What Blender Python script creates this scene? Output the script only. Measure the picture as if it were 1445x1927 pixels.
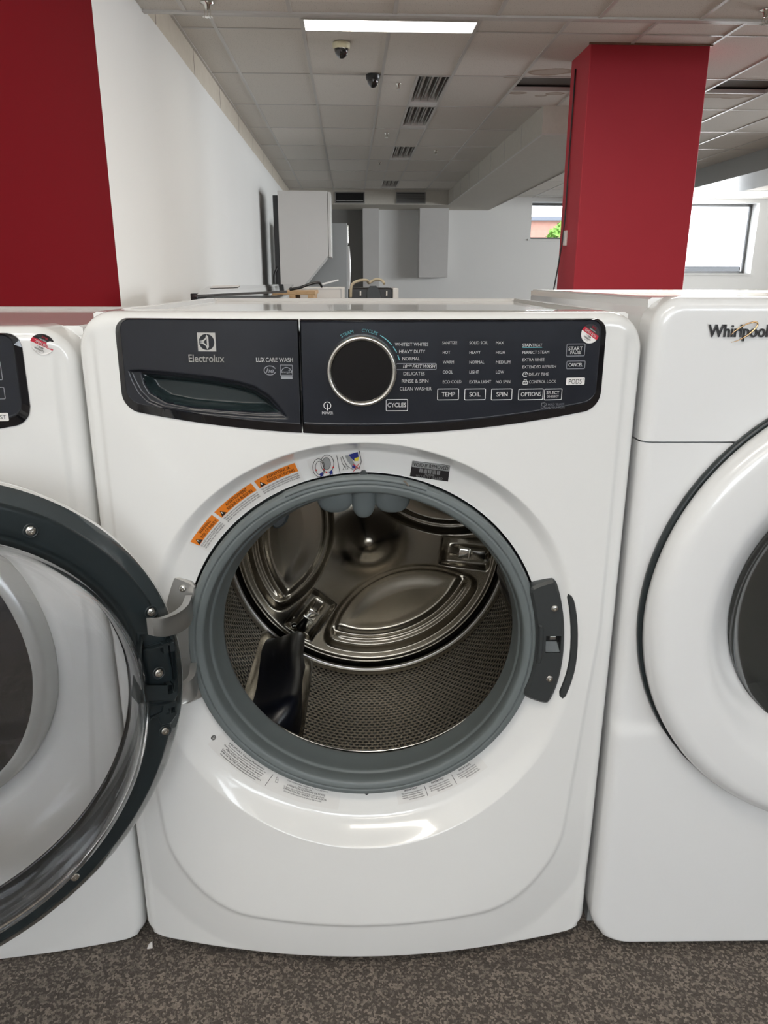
import bpy, bmesh, math, random
import numpy as np
from mathutils import Vector, Matrix
random.seed(4)
for o in list(bpy.data.objects): bpy.data.objects.remove(o)
sc = bpy.context.scene
C = sc.collection
PI = math.pi

# ------------------------------------------------------------------ camera
CF, PIT, YAW, ROL, CH = 1418.68, 0.30002, 0.04315, 0.0018, 1.0017
fw = np.array([math.sin(YAW)*math.cos(PIT), math.cos(YAW)*math.cos(PIT), -math.sin(PIT)])
r0 = np.array([math.cos(YAW), -math.sin(YAW), 0.]); u0 = np.cross(r0, fw)
rt = math.cos(ROL)*r0 + math.sin(ROL)*u0
up = -math.sin(ROL)*r0 + math.cos(ROL)*u0
cd = bpy.data.cameras.new('camera'); cam = bpy.data.objects.new('camera', cd); C.objects.link(cam)
cd.sensor_fit = 'VERTICAL'; cd.sensor_height = 36.0; cd.sensor_width = 27.0
cd.lens = CF/1927*36.0; cd.clip_start = .02; cd.clip_end = 300
cam.matrix_world = Matrix(((rt[0], up[0], -fw[0], 0), (rt[1], up[1], -fw[1], 0), (rt[2], up[2], -fw[2], CH), (0, 0, 0, 1)))
sc.camera = cam

# ------------------------------------------------------------------ world, light, exposure
sc.view_settings.view_transform = 'Standard'; sc.view_settings.look = 'None'
sc.view_settings.gamma = 1.0; sc.view_settings.use_curve_mapping = False
sc.view_settings.exposure = 0.22
w = bpy.data.worlds.new('sky'); sc.world = w; w.use_nodes = True
bg = w.node_tree.nodes['Background']
bg.inputs[0].default_value = (.86, .93, 1.0, 1); bg.inputs[1].default_value = 5.0

def area(name, loc, size, rot, power, col):
    l = bpy.data.lights.new(name, 'AREA'); l.shape = 'RECTANGLE'; l.size, l.size_y = size
    l.energy = power; l.color = col
    o = bpy.data.objects.new(name, l); C.objects.link(o); o.location = loc; o.rotation_euler = rot
    return o
# daylight entering through the shop windows behind the camera, the side windows and the far windows
for x, p_ in ((-.15, 19), (2.0, 6), (4.2, 4)):
    area('shopfront_daylight', (x, -3.58, 1.85), (1.8, 1.0), (PI/2, 0, 0), p_, (.96, .98, 1.0))
area('side_daylight', (11.35, 9.0, 1.6), (6.0, 1.6), (PI/2, 0, PI/2), 500, (.95, .98, 1.0))
area('far_daylight', (7.6, 17.6, 1.9), (1.75, 1.45), (-PI/2, 0, 0), 120, (.95, .98, 1.0))

# lit ceiling panels over the aisle in front of the machines; those deeper in are unseen fill lamps added to brighten wall and room
for x, y, z, p_ in ((-.40, -.35, 2.46, 14.5), (1.55, -.35, 2.46, 3), (-.40, -2.2, 2.46, 10), (1.55, -2.2, 2.46, 2.5), (1.5, 3.4, 2.46, 60), (5.6, 4., 2.46, 36), (7.5, 7.5, 2.66, 30)):
    area('ceiling_panel_and_fill', (x, y, z), (1.16, .28), (0, 0, 0), p_, (1., .93, .83))

# ------------------------------------------------------------------ materials
def mat(name, col, rough=.5, metal=0., coat=0., noise=None, bump=None, trans=0., ior=None, spec=None, emis=None):
    m = bpy.data.materials.new(name); m.use_nodes = True
    nt = m.node_tree; b = nt.nodes['Principled BSDF']
    b.inputs['Base Color'].default_value = (*col, 1); b.inputs['Roughness'].default_value = rough
    b.inputs['Metallic'].default_value = metal; b.inputs['Coat Weight'].default_value = coat
    if coat: b.inputs['Coat Roughness'].default_value = .04
    if trans: b.inputs['Transmission Weight'].default_value = trans
    if ior: b.inputs['IOR'].default_value = ior
    if spec is not None: b.inputs['Specular IOR Level'].default_value = spec
    if emis: b.inputs['Emission Color'].default_value = (*emis[0], 1); b.inputs['Emission Strength'].default_value = emis[1]
    tc = nt.nodes.new('ShaderNodeTexCoord')
    n = nt.nodes.new('ShaderNodeTexNoise'); nt.links.new(tc.outputs['Object'], n.inputs['Vector'])
    sc_, amt = noise if noise else (7., .03)
    n.inputs['Scale'].default_value = sc_; n.inputs['Detail'].default_value = 5
    mx = nt.nodes.new('ShaderNodeMix'); mx.data_type = 'RGBA'
    mx.inputs[6].default_value = (*[c*(1-amt) for c in col], 1); mx.inputs[7].default_value = (*[min(1, c*(1+amt)) for c in col], 1)
    nt.links.new(n.outputs['Fac'], mx.inputs[0]); nt.links.new(mx.outputs[2], b.inputs['Base Color'])
    if bump:
        n2 = nt.nodes.new('ShaderNodeTexNoise'); n2.inputs['Scale'].default_value = bump[0]; n2.inputs['Detail'].default_value = 3
        nt.links.new(tc.outputs['Object'], n2.inputs['Vector'])
        bp = nt.nodes.new('ShaderNodeBump'); bp.inputs['Strength'].default_value = bump[1]; bp.inputs['Distance'].default_value = bump[2]
        nt.links.new(n2.outputs['Fac'], bp.inputs['Height']); nt.links.new(bp.outputs[0], b.inputs['Normal'])
    return m

class NB:                                   # tiny helper for math node graphs
    def __init__(s, m): s.nt = m.node_tree
    def m(s, op, a, b=None, c=None):
        n = s.nt.nodes.new('ShaderNodeMath'); n.operation = op
        for i, v in enumerate((a, b, c)):
            if v is None: continue
            if isinstance(v, (int, float)): n.inputs[i].default_value = v
            else: s.nt.links.new(v, n.inputs[i])
        return n.outputs[0]
    def mix(s, f, a, b):
        n = s.nt.nodes.new('ShaderNodeMix'); n.data_type = 'RGBA'
        for i, v in ((0, f), (6, a), (7, b)):
            if isinstance(v, tuple): n.inputs[i].default_value = (*v, 1)
            elif isinstance(v, (int, float)): n.inputs[i].default_value = v
            else: s.nt.links.new(v, n.inputs[i])
        return n.outputs[2]
    def xyz(s, kind='Object'):
        t = s.nt.nodes.new('ShaderNodeTexCoord'); p = s.nt.nodes.new('ShaderNodeSeparateXYZ')
        s.nt.links.new(t.outputs[kind], p.inputs[0]); return p.outputs[0], p.outputs[1], p.outputs[2]
    def noise(s, scale, kind='Object', detail=4, vec=None):
        n = s.nt.nodes.new('ShaderNodeTexNoise'); n.inputs['Scale'].default_value = scale; n.inputs['Detail'].default_value = detail
        if vec is None:
            t = s.nt.nodes.new('ShaderNodeTexCoord'); s.nt.links.new(t.outputs[kind], n.inputs['Vector'])
        else: s.nt.links.new(vec, n.inputs['Vector'])
        return n.outputs['Fac']
    def out(s, sock, name='Base Color'):
        s.nt.links.new(sock, s.nt.nodes['Principled BSDF'].inputs[name])
    def bump(s, h, st, d):
        b = s.nt.nodes.new('ShaderNodeBump'); b.inputs['Strength'].default_value = st; b.inputs['Distance'].default_value = d
        s.nt.links.new(h, b.inputs['Height']); s.out(b.outputs[0], 'Normal')
    def ss(s, v, a, b):
        n = s.nt.nodes.new('ShaderNodeMapRange'); n.interpolation_type = 'SMOOTHSTEP'
        s.nt.links.new(v, n.inputs[0]); n.inputs[1].default_value = a; n.inputs[2].default_value = b
        return n.outputs[0]

def plain(name):
    m = bpy.data.materials.new(name); m.use_nodes = True; return m, m.node_tree.nodes['Principled BSDF']

M = {}
M['enamel'] = mat('white_enamel', (.80, .80, .785), .16, coat=.6, noise=(2., .01), bump=(260., .03, .0004))
M['enamel2'] = mat('white_enamel_cool', (.78, .785, .785), .2, coat=.5, noise=(2., .01), bump=(260., .03, .0004))
M['panel'] = mat('navy_grey_fascia', (.013, .015, .021), .22, metal=0., coat=0., noise=(40., .12))
M['panelrim'] = mat('black_gloss_trim', (.006, .006, .008), .08, coat=1.)
M['pocket'] = mat('dark_teal_plastic', (.018, .028, .03), .22)
M['ink'] = mat('white_print', (.82, .82, .82), .5)
M['inkgrey'] = mat('grey_print', (.30, .31, .34), .5)
M['inkteal'] = mat('teal_print', (.16, .52, .58), .5)
M['inkblack'] = mat('black_print', (.012, .012, .012), .55)
M['silver'] = mat('satin_silver', (.62, .60, .56), .22, metal=1.)
M['silverlogo'] = mat('warm_silver_print', (.50, .49, .47), .35, metal=.3)
M['silver2'] = mat('pale_silver_plastic', (.60, .605, .59), .25, metal=.35)
M['smoked3'] = mat('dark_glass_top', (.06, .062, .062), .06, coat=1.)
M['black_glass'] = mat('black_glass', (.004, .004, .005), .03, coat=1.)
M['gasket'] = mat('grey_rubber', (.135, .155, .157), .42, noise=(30., .06))
M['gasket_dark'] = mat('dark_grey_rubber', (.035, .042, .045), .42)
M['doorgrey'] = mat('charcoal_plastic', (.017, .0245, .0275), .3, noise=(60., .05), bump=(700., .05, .0002))
M['doorgloss'] = mat('charcoal_gloss_rim', (.05, .062, .066), .14, coat=1.)
M['latch'] = mat('charcoal_latch_plastic', (.034, .038, .039), .42, bump=(900., .08, .0002))
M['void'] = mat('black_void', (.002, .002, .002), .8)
M['screw'] = mat('zinc_screw', (.70, .69, .66), .22, metal=1.)
M['hinge'] = mat('cast_zinc', (.46, .455, .44), .36, metal=.75, noise=(50., .06))
M['chrome'] = mat('chrome', (.75, .74, .70), .1, metal=1.)
M['baffle'] = mat('navy_black_plastic', (.003, .004, .008), .34)
M['orange'] = mat('orange_label', (.80, .22, .02), .45)
M['paper'] = mat('label_film', (.71, .70, .68), .35)
M['stickblack'] = mat('sticker_black', (.02, .018, .02), .35)
M['stickred'] = mat('sticker_red', (.55, .015, .04), .35)
M['stickwhite'] = mat('sticker_white', (.78, .76, .74), .35)
M['sealsilver'] = mat('silver_foil', (.36, .37, .37), .3, metal=.2)
M['red_print'] = mat('red_print', (.6, .03, .03), .5)
M['blue_print'] = mat('blue_print', (.02, .03, .2), .5)
M['yellow_print'] = mat('yellow_print', (.7, .6, .05), .5)
M['gold'] = mat('gold_swoosh', (.75, .50, .27), .15, metal=1.)
M['logogrey'] = mat('dark_metal_letters', (.10, .10, .105), .2, metal=.8)
M['steel'] = mat('brushed_steel', (.42, .41, .39), .3, metal=1., noise=(20., .1))
M['dark'] = mat('black_plastic', (.012, .012, .013), .35)
M['cream'] = mat('cream_hose', (.55, .47, .33), .5)
M['wood'] = mat('pallet_wood', (.50, .34, .19), .7, noise=(12., .3))
M['wood2'] = mat('brown_board', (.20, .11, .07), .7, noise=(12., .3))
M['bgwhite'] = mat('appliance_white', (.76, .745, .72), .25, noise=(2., .02))
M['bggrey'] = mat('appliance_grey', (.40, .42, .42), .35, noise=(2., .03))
M['wallwhite'] = mat('white_wall_paint', (.78, .78, .765), .6, noise=(1.2, .015), bump=(220., .05, .001))
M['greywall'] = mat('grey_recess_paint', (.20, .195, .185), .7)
M['boxpaint'] = mat('boxed_column_paint', (.60, .59, .575), .6)
M['grid'] = mat('ceiling_t_bar', (.58, .56, .53), .35)
M['frame'] = mat('window_frame_aluminium', (.14, .14, .14), .4, metal=.5)
M['lensdark'] = mat('smoked_dome', (.01, .01, .012), .06, coat=1.)
M['creamplastic'] = mat('cream_plastic', (.62, .58, .42), .5)
M['brick'] = mat('brick_wall', (.42, .22, .17), .9, noise=(6., .2))
M['leaf'] = mat('green_foliage', (.16, .30, .05), .7, noise=(3., .5))  # leaf green with random tone
M['asphalt'] = mat('asphalt', (.20, .20, .20), .9)
M['carpaint'] = mat('car_paint', (.35, .36, .40), .3, coat=1.)
M['roof'] = mat('slate_roof', (.16, .17, .20), .8)
M['tube'] = mat('unlit_fluorescent_tube', (.62, .62, .58), .3)
M['lampdiff'] = mat('lit_diffuser', (.9, .9, .9), .5, emis=((1., .96, .88), 11.0))

# clear bowl plastic
m, b = plain('clear_polycarbonate'); M['clear'] = m
b.inputs['Base Color'].default_value = (.968, .972, .982, 1); b.inputs['Roughness'].default_value = .01
b.inputs['Transmission Weight'].default_value = 1.; b.inputs['IOR'].default_value = 1.04; b.inputs['Coat Weight'].default_value = 1.0; b.inputs['Coat Roughness'].default_value = .02
m, b = plain('window_pane'); M['pane'] = m
b.inputs['Base Color'].default_value = (1, 1, 1, 1); b.inputs['Roughness'].default_value = 0.
b.inputs['Transmission Weight'].default_value = 1.; b.inputs['IOR'].default_value = 1.02
# tinted door glass of the closed machines
M['smoked'] = mat('smoked_door_glass', (.012, .014, .018), .06, coat=1.)
M['smoked2'] = mat('smoked_grey_door_glass', (.030, .032, .030), .12, coat=1.)

# carpet
m, b = plain('speckled_carpet'); M['carpet'] = m; n = NB(m)
v = m.node_tree.nodes.new('ShaderNodeTexVoronoi'); v.inputs['Scale'].default_value = 300
t = m.node_tree.nodes.new('ShaderNodeTexCoord'); m.node_tree.links.new(t.outputs['Object'], v.inputs['Vector'])
sp = m.node_tree.nodes.new('ShaderNodeSeparateColor'); m.node_tree.links.new(v.outputs['Color'], sp.inputs[0])
col = n.mix(n.ss(sp.outputs[0], .35, .95), (.082, .070, .060), (.285, .24, .20))
col = n.mix(n.ss(n.noise(45.), .35, .75), col, n.mix(.5, col, (.10, .085, .073)))
n.out(col); b.inputs['Roughness'].default_value = .95; n.bump(n.m('ADD', sp.outputs[1], n.noise(300.)), .7, .004)

# left wall: red paint up to a vertical edge, white beyond it, bare board above the old ceiling line
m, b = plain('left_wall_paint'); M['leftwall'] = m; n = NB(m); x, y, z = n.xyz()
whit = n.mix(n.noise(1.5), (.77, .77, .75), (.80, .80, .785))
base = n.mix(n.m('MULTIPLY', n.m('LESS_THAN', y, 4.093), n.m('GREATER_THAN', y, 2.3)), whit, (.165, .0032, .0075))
jy = n.m('ABSOLUTE', n.m('SUBTRACT', n.m('FRACT', n.m('DIVIDE', n.m('SUBTRACT', y, 6.62), 1.22)), .0))
joint = n.m('LESS_THAN', jy, .012)
board = n.mix(n.noise(14.), (.56, .51, .43), (.66, .61, .53))
board = n.mix(joint, board, (.12, .10, .08))
top = n.m('GREATER_THAN', n.m('ADD', z, n.m('MULTIPLY', n.noise(3.), .02)), 2.512)
top = n.m('MULTIPLY', top, n.m('GREATER_THAN', y, 5.09))
n.out(n.mix(top, base, board)); b.inputs['Roughness'].default_value = .75; b.inputs['Specular IOR Level'].default_value = .05

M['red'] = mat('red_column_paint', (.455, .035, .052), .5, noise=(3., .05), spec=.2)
M['shopfront'] = mat('shopfront_wall', (.22, .21, .20), .7)

# ceiling tiles: speckle, tile to tile tone, a few water stains
X0, D0, S, T = -.3153, 7.3398, .6096, 1.2192
m, b = plain('mineral_fibre_tile'); M['tile'] = m; n = NB(m); x, y, z = n.xyz()
cellx = n.m('FLOOR', n.m('DIVIDE', n.m('SUBTRACT', x, X0), S)); celly = n.m('FLOOR', n.m('DIVIDE', n.m('SUBTRACT', y, D0), T))
wn = m.node_tree.nodes.new('ShaderNodeTexWhiteNoise'); wn.noise_dimensions = '2D'
cx = m.node_tree.nodes.new('ShaderNodeCombineXYZ'); m.node_tree.links.new(cellx, cx.inputs[0]); m.node_tree.links.new(celly, cx.inputs[1])
m.node_tree.links.new(cx.outputs[0], wn.inputs['Vector'])
col = n.mix(wn.outputs['Value'], (.69, .655, .60), (.79, .755, .70))
col = n.mix(n.m('GREATER_THAN', n.noise(160., detail=2), .66), col, (.38, .35, .31))
nz = n.noise(4.)
for sx, sy, rx, ry in ((1.72, 7.18, .20, .11), (1.60, 7.95, .10, .05), (1.98, 7.95, .09, .06), (1.42, 7.36, .07, .05), (3.62, 7.98, .25, .09), (1.85, 8.05, .05, .03)):
    d = n.m('SQRT', n.m('ADD', n.m('POWER', n.m('ABSOLUTE', n.m('DIVIDE', n.m('SUBTRACT', x, sx), rx)), 2.), n.m('POWER', n.m('ABSOLUTE', n.m('DIVIDE', n.m('SUBTRACT', y, sy), ry)), 2.)))
    d = n.m('ADD', d, n.m('MULTIPLY', n.m('SUBTRACT', nz, .5), 1.6))
    inside = n.m('SUBTRACT', 1., n.ss(d, .85, 1.05))
    rim = n.m('MULTIPLY', inside, n.ss(d, .5, .95))
    col = n.mix(n.m('ADD', n.m('MULTIPLY', inside, .45), n.m('MULTIPLY', rim, .4)), col, (.30, .20, .12))
n.out(col); b.inputs['Roughness'].default_value = .85
M['board'] = mat('duct_board', (.58, .55, .49), .7, noise=(25., .08))

# perforated drum wall (uv: metres around, metres deep)
m, b = plain('perforated_stainless'); M['perf'] = m; n = NB(m); x, y, z = n.xyz('UV')
s_ = .0098
px_ = n.m('DIVIDE', x, s_); py_ = n.m('DIVIDE', y, s_*math.sqrt(3))
def lat(ax, ay):
    a = n.m('SUBTRACT', n.m('FRACT', n.m('ADD', px_, ax)), .5); c = n.m('MULTIPLY', n.m('SUBTRACT', n.m('FRACT', n.m('ADD', py_, ay)), .5), math.sqrt(3))
    return n.m('SQRT', n.m('ADD', n.m('MULTIPLY', a, a), n.m('MULTIPLY', c, c)))
d = n.m('MINIMUM', lat(0, 0), lat(.5, .5))
band = n.m('MULTIPLY', n.m('GREATER_THAN', y, .018), n.m('LESS_THAN', y, .30))
hole = n.m('MULTIPLY', n.m('SUBTRACT', 1., n.ss(d, .30, .36)), band)
n.out(n.mix(hole, (.44, .40, .34), (.003, .003, .003)))
n.out(n.m('SUBTRACT', 1., hole), 'Metallic'); b.inputs['Roughness'].default_value = .27
hb = n.m('MULTIPLY', n.ss(d, .2, .48), band)
n.bump(hb, .9, .0016)
# embossed drum back: fine circular brushing
m, b = plain('embossed_stainless'); M['drumback'] = m; n = NB(m)
n.out(n.mix(n.noise(6.), (.31, .283, .235), (.36, .33, .28))); b.inputs['Metallic'].default_value = 1.
b.inputs['Roughness'].default_value = .25; n.bump(n.noise(180., detail=1), .02, .0005)

# ------------------------------------------------------------------ mesh helpers
def obj(name, me, m=None, parent=None, smooth=False, kind=None):
    if isinstance(me, bmesh.types.BMesh):
        bmesh.ops.recalc_face_normals(me, faces=me.faces)
        d = bpy.data.meshes.new(name); me.to_mesh(d); me.free(); me = d
    o = bpy.data.objects.new(name, me); C.objects.link(o)
    for k in (m if isinstance(m, (list, tuple)) else [m]):
        if k is not None: me.materials.append(k)
    if smooth:
        for p in me.polygons: p.use_smooth = True
        if smooth != True:
            try: me.set_sharp_from_angle(angle=math.radians(smooth))
            except Exception: pass
    if parent: o.parent = parent
    if kind: o['kind'] = kind
    return o
def tag(o, label, cat, group=None, kind=None):
    o['label'] = label; o['category'] = cat
    if group: o['group'] = group
    if kind: o['kind'] = kind
    return o
def lab(o, label): o['label'] = label; return o
def empty(name, loc, rz, label, cat, group=None):
    o = bpy.data.objects.new(name, None); C.objects.link(o); o.location = loc; o.rotation_euler = (0, 0, rz)
    o.empty_display_size = .05
    return tag(o, label, cat, group)
def pym(name, v, f, m=None, parent=None, smooth=False, mats=None):
    me = bpy.data.meshes.new(name); me.from_pydata([tuple(map(float, a)) for a in v], [], f); me.update()
    o = obj(name, me, m, parent, smooth)
    if mats is not None:
        for p, i in zip(me.polygons, mats): p.material_index = i
    return o
def box(bm, a, b, bev=0., seg=2):
    """axis aligned box from corner a to corner b"""
    r = bmesh.ops.create_cube(bm, size=1.); vs = r['verts']
    for v in vs:
        v.co = Vector([(a[i]+b[i])/2 + v.co[i]*(b[i]-a[i]) for i in range(3)])
    if bev:
        es = list({e for v in vs for e in v.link_edges})
        bmesh.ops.bevel(bm, geom=es, offset=bev, segments=seg, affect='EDGES', profile=.5)
def newbox(a, b, bev=0., seg=2):
    bm = bmesh.new(); box(bm, a, b, bev, seg); return bm
def grid_faces(nu, nv, closed=False):
    f = []
    for j in range(nv-1):
        for i in range(nu if closed else nu-1):
            i2 = (i+1) % nu
            f.append((j*nu+i, j*nu+i2, (j+1)*nu+i2, (j+1)*nu+i))
    return f
def lathe(prof, n=128, c=(0., 0.), cfun=None, a0=0., a1=2*PI, closed_prof=False):
    """profile (radius, depth) swept about the local y axis; centre (x,z)"""
    full = abs(a1-a0-2*PI) < 1e-6; nn = n if full else n+1
    v = []
    for r, y in prof:
        cc = cfun(y) if cfun else c
        for i in range(nn):
            a = a0+(a1-a0)*i/n
            v.append((cc[0]+r*math.cos(a), y, cc[1]+r*math.sin(a)))
    f = grid_faces(nn, len(prof), full)
    if closed_prof:
        L = (len(prof)-1)*nn
        for i in range(nn if full else nn-1):
            f.append((L+i, L+(i+1) % nn, (i+1) % nn, i))
    return v, f
def merge(*parts):
    V, F = [], []
    for v, f in parts:
        o = len(V); V += list(v); F += [tuple(i+o for i in q) for q in f]
    return V, F
def tube(pts, r, n=10, closed=False):
    pts = [Vector(p) for p in pts]; v = []; N = len(pts); pn = None
    for i, p in enumerate(pts):
        t = (pts[(i+1) % N]-pts[i-1]) if closed else (pts[min(i+1, N-1)]-pts[max(i-1, 0)])
        t.normalize()
        if pn is None:
            pn = t.orthogonal().normalized()
        pn = (pn - t*pn.dot(t)).normalized(); bb = t.cross(pn)
        rr = r[i] if isinstance(r, (list, tuple)) else r
        for k in range(n):
            a = 2*PI*k/n; v.append(tuple(p+pn*math.cos(a)*rr+bb*math.sin(a)*rr))
    f = grid_faces(n, N, True)
    if closed:
        for k in range(n): f.append(((N-1)*n+k, (N-1)*n+(k+1) % n, (k+1) % n, k))
    else:
        f.append(tuple(range(n))[::-1]); f.append(tuple((N-1)*n+k for k in range(n)))
    return v, f
def spline(pts, k=8):
    P = [Vector(p) for p in pts]; P = [P[0]*2-P[1]]+P+[P[-1]*2-P[-2]]; out = []
    for i in range(1, len(P)-2):
        for j in range(k):
            t = j/k; a, b, c, d = P[i-1:i+3]
            out.append(.5*((2*b)+(c-a)*t+(2*a-5*b+4*c-d)*t*t+(3*b-a-3*c+d)*t**3))
    out.append(P[-2]); return out
def chaikin(pts, k=1):
    for _ in range(k):
        q = []
        for i in range(len(pts)):
            a, b = pts[i], pts[(i+1) % len(pts)]
            q += [tuple(a[j]*.75+b[j]*.25 for j in (0, 1)), tuple(a[j]*.25+b[j]*.75 for j in (0, 1))]
        pts = q
    return pts
def area2(p): return sum(p[i-1][0]*p[i][1]-p[i][0]*p[i-1][1] for i in range(len(p)))
def inset(pts, d):
    if area2(pts) < 0: pts = pts[::-1]
    n = len(pts); out = []
    for i in range(n):
        a, b, c = Vector(pts[i-1]), Vector(pts[i]), Vector(pts[(i+1) % n])
        e1 = (b-a).normalized(); e2 = (c-b).normalized()
        nn = Vector((-(e1.y+e2.y), e1.x+e2.x))
        if nn.length < 1e-6: nn = Vector((-e1.y, e1.x))
        nn.normalize(); s = max(.5, nn.dot(Vector((-e1.y, e1.x))))
        out.append(tuple(b+nn*d/s))
    return out
def slab(bm, pts, y0, y1, bev=.0, holes=(), hd=.01, mi=0):
    """plate with outline pts (x,z) from back depth y0 to front depth y1 (y1<y0 towards the viewer), optional pockets"""
    if area2(pts) < 0: pts = pts[::-1]
    def loop(p, y): return [bm.verts.new((a, y(a, c) if callable(y) else y, c)) for a, c in p]
    Y1 = y1; back = loop(pts, y0)
    if bev:
        yb = (lambda a, c: y1(a, c)+bev) if callable(y1) else y1+bev
        mid = loop(pts, yb); fr = loop(inset(pts, bev), y1); chain = [back, mid, fr]
    else:
        fr = loop(pts, y1); chain = [back, fr]
    n = len(pts)
    for A, B in zip(chain, chain[1:]):
        for i in range(n): bm.faces.new((A[i], A[(i+1) % n], B[(i+1) % n], B[i]))
    edges = [bm.edges.get((fr[i], fr[(i+1) % n])) for i in range(n)]
    for h in holes:
        if area2(h) < 0: h = h[::-1]
        top = loop(h, y1); k = len(h)
        hy = (lambda a, c: y1(a, c)+hd) if callable(y1) else y1+hd
        bot = loop(h, hy)
        for i in range(k):
            bm.faces.new((top[i], bot[i], bot[(i+1) % k], top[(i+1) % k]))
        bm.faces.new(bot)
        edges += [bm.edges.get((top[i], top[(i+1) % k])) for i in range(k)]
    bmesh.ops.triangle_fill(bm, use_beauty=True, edges=[e for e in edges if e])
    return bm
def rrect(x0, z0, x1, z1, r, n=6):
    p = []
    for cx_, cz, a in ((x1-r, z1-r, 0), (x0+r, z1-r, PI/2), (x0+r, z0+r, PI), (x1-r, z0+r, 3*PI/2)):
        for i in range(n+1):
            t = a+PI/2*i/n; p.append((cx_+r*math.cos(t), cz+r*math.sin(t)))
    return p
def disc(cx_, cz, r, n=24): return [(cx_+r*math.cos(2*PI*i/n), cz+r*math.sin(2*PI*i/n)) for i in range(n)]

_dg = {}
def text2d(s, bold=0., shear=0., res=3):
    key = (s, bold, shear)
    if key in _dg: return _dg[key]
    cu = bpy.data.curves.new('txt', 'FONT'); cu.body = s; cu.size = 1.; cu.offset = bold; cu.shear = shear
    cu.resolution_u = res; cu.fill_mode = 'FRONT'
    o = bpy.data.objects.new('txt', cu); C.objects.link(o); bpy.context.view_layer.update()
    me = bpy.data.meshes.new_from_object(o.evaluated_get(bpy.context.evaluated_depsgraph_get()))
    v = np.array([tuple(a.co)[:2] for a in me.vertices]).reshape(-1, 2); f = [tuple(p.vertices) for p in me.polygons]
    bpy.data.objects.remove(o); bpy.data.curves.remove(cu); bpy.data.meshes.remove(me)
    _dg[key] = (v, f); return v, f
CAPH = None
class Ink:
    """collects printed marks that lie on a surface; map2 turns flat (x,z) into a 3-D point"""
    def __init__(s, map3): s.map3 = map3; s.V = []; s.F = []
    def add(s, v, f):
        o = len(s.V); s.V += [s.map3(a[0], a[1]) for a in v]; s.F += [tuple(i+o for i in q) for q in f]
    def text(s, t, x, z, h, width=None, align='l', rot=0., bold=0., shear=0., conv=None):
        global CAPH
        if CAPH is None: CAPH = text2d('H')[0][:, 1].max()
        v, f = text2d(t, 0., shear)
        if not len(v): return
        if bold:
            k = len(v); v = np.concatenate([v+np.array(d)*bold*.75 for d in ((0, 0), (1, 0), (-1, 0), (0, .8), (0, -.8))]); f = [tuple(i+k*j for i in q) for j in range(5) for q in f]
        v = v.copy(); v[:, 0] -= v[:, 0].min(); v *= h/CAPH
        if width: v[:, 0] *= width/v[:, 0].max()
        if align == 'c': v[:, 0] -= v[:, 0].max()/2
        if align == 'r': v[:, 0] -= v[:, 0].max()
        v[:, 1] -= h/2
        c, sn = math.cos(rot), math.sin(rot)
        q = np.stack([x+v[:, 0]*c-v[:, 1]*sn, z+v[:, 0]*sn+v[:, 1]*c], 1) if conv is None else np.array([conv(a, b_) for a, b_ in v])
        s.add(q, f)
    def poly(s, p): s.add(p, [tuple(range(len(p)))])
    def quad(s, x0, z0, x1, z1): s.poly([(x0, z0), (x1, z0), (x1, z1), (x0, z1)])
    def line(s, pts, w, closed=False):
        n = len(pts); a, b_ = [], []
        for i in range(n):
            p = Vector(pts[i]); q0 = Vector(pts[i-1] if (closed or i) else pts[i]); q1 = Vector(pts[(i+1) % n] if (closed or i < n-1) else pts[i])
            d = (q1-q0); d.normalize(); nn = Vector((-d.y, d.x))*w/2
            a.append(tuple(p+nn)); b_.append(tuple(p-nn))
        v = a+b_; f = [(i, (i+1) % n, n+(i+1) % n, n+i) for i in range(n if closed else n-1)]
        s.add(v, f)
    def frame(s, x0, z0, x1, z1, w, r=.0012): s.line(rrect(x0, z0, x1, z1, r, 4), w, True)
    def obj(s, name, m, parent): return pym(name, s.V, s.F, m, parent)

def screw(name, parent, p, nrm, r=.0052, m=None):
    """pan-head screw with a cross recess: p centre, nrm outward direction (both in the parent's frame)"""
    bm = bmesh.new()
    prof = [(r, 0.), (r*.98, .0009), (r*.8, .0019), (r*.45, .0024)]
    ring = None
    for rr, h in prof:
        cur = [bm.verts.new((rr*math.cos(2*PI*i/20), rr*math.sin(2*PI*i/20), h)) for i in range(20)]
        if ring:
            for i in range(20): bm.faces.new((ring[i], ring[(i+1) % 20], cur[(i+1) % 20], cur[i]))
        ring = cur
    cr = []                                                   # cross-shaped rim around the recess
    wq, L = r*.11, r*.42
    for k in range(4):
        a = k*PI/2
        for lx, ly in ((L, -wq), (L, wq), (wq, wq)):
            cr.append((lx*math.cos(a)-ly*math.sin(a), lx*math.sin(a)+ly*math.cos(a)))
    top = [bm.verts.new((a, b_, .0024)) for a, b_ in cr]; bot = [bm.verts.new((a*.8, b_*.8, .0010)) for a, b_ in cr]
    for i in range(12): bm.faces.new((top[i], top[(i+1) % 12], bot[(i+1) % 12], bot[i]))
    bm.faces.new(bot)
    es = [bm.edges.get((ring[i], ring[(i+1) % 20])) for i in range(20)]+[bm.edges.get((top[i], top[(i+1) % 12])) for i in range(12)]
    bmesh.ops.triangle_fill(bm, use_beauty=True, edges=es)
    q = Vector((0, 0, 1)).rotation_difference(Vector(nrm)).to_matrix().to_4x4()
    bmesh.ops.transform(bm, matrix=Matrix.Translation(Vector(p)) @ q, verts=bm.verts)
    return obj(name, bm, m or M['screw'], parent)

def smst(t): t = np.clip(t, 0, 1); return t*t*(3-2*t)

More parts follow.
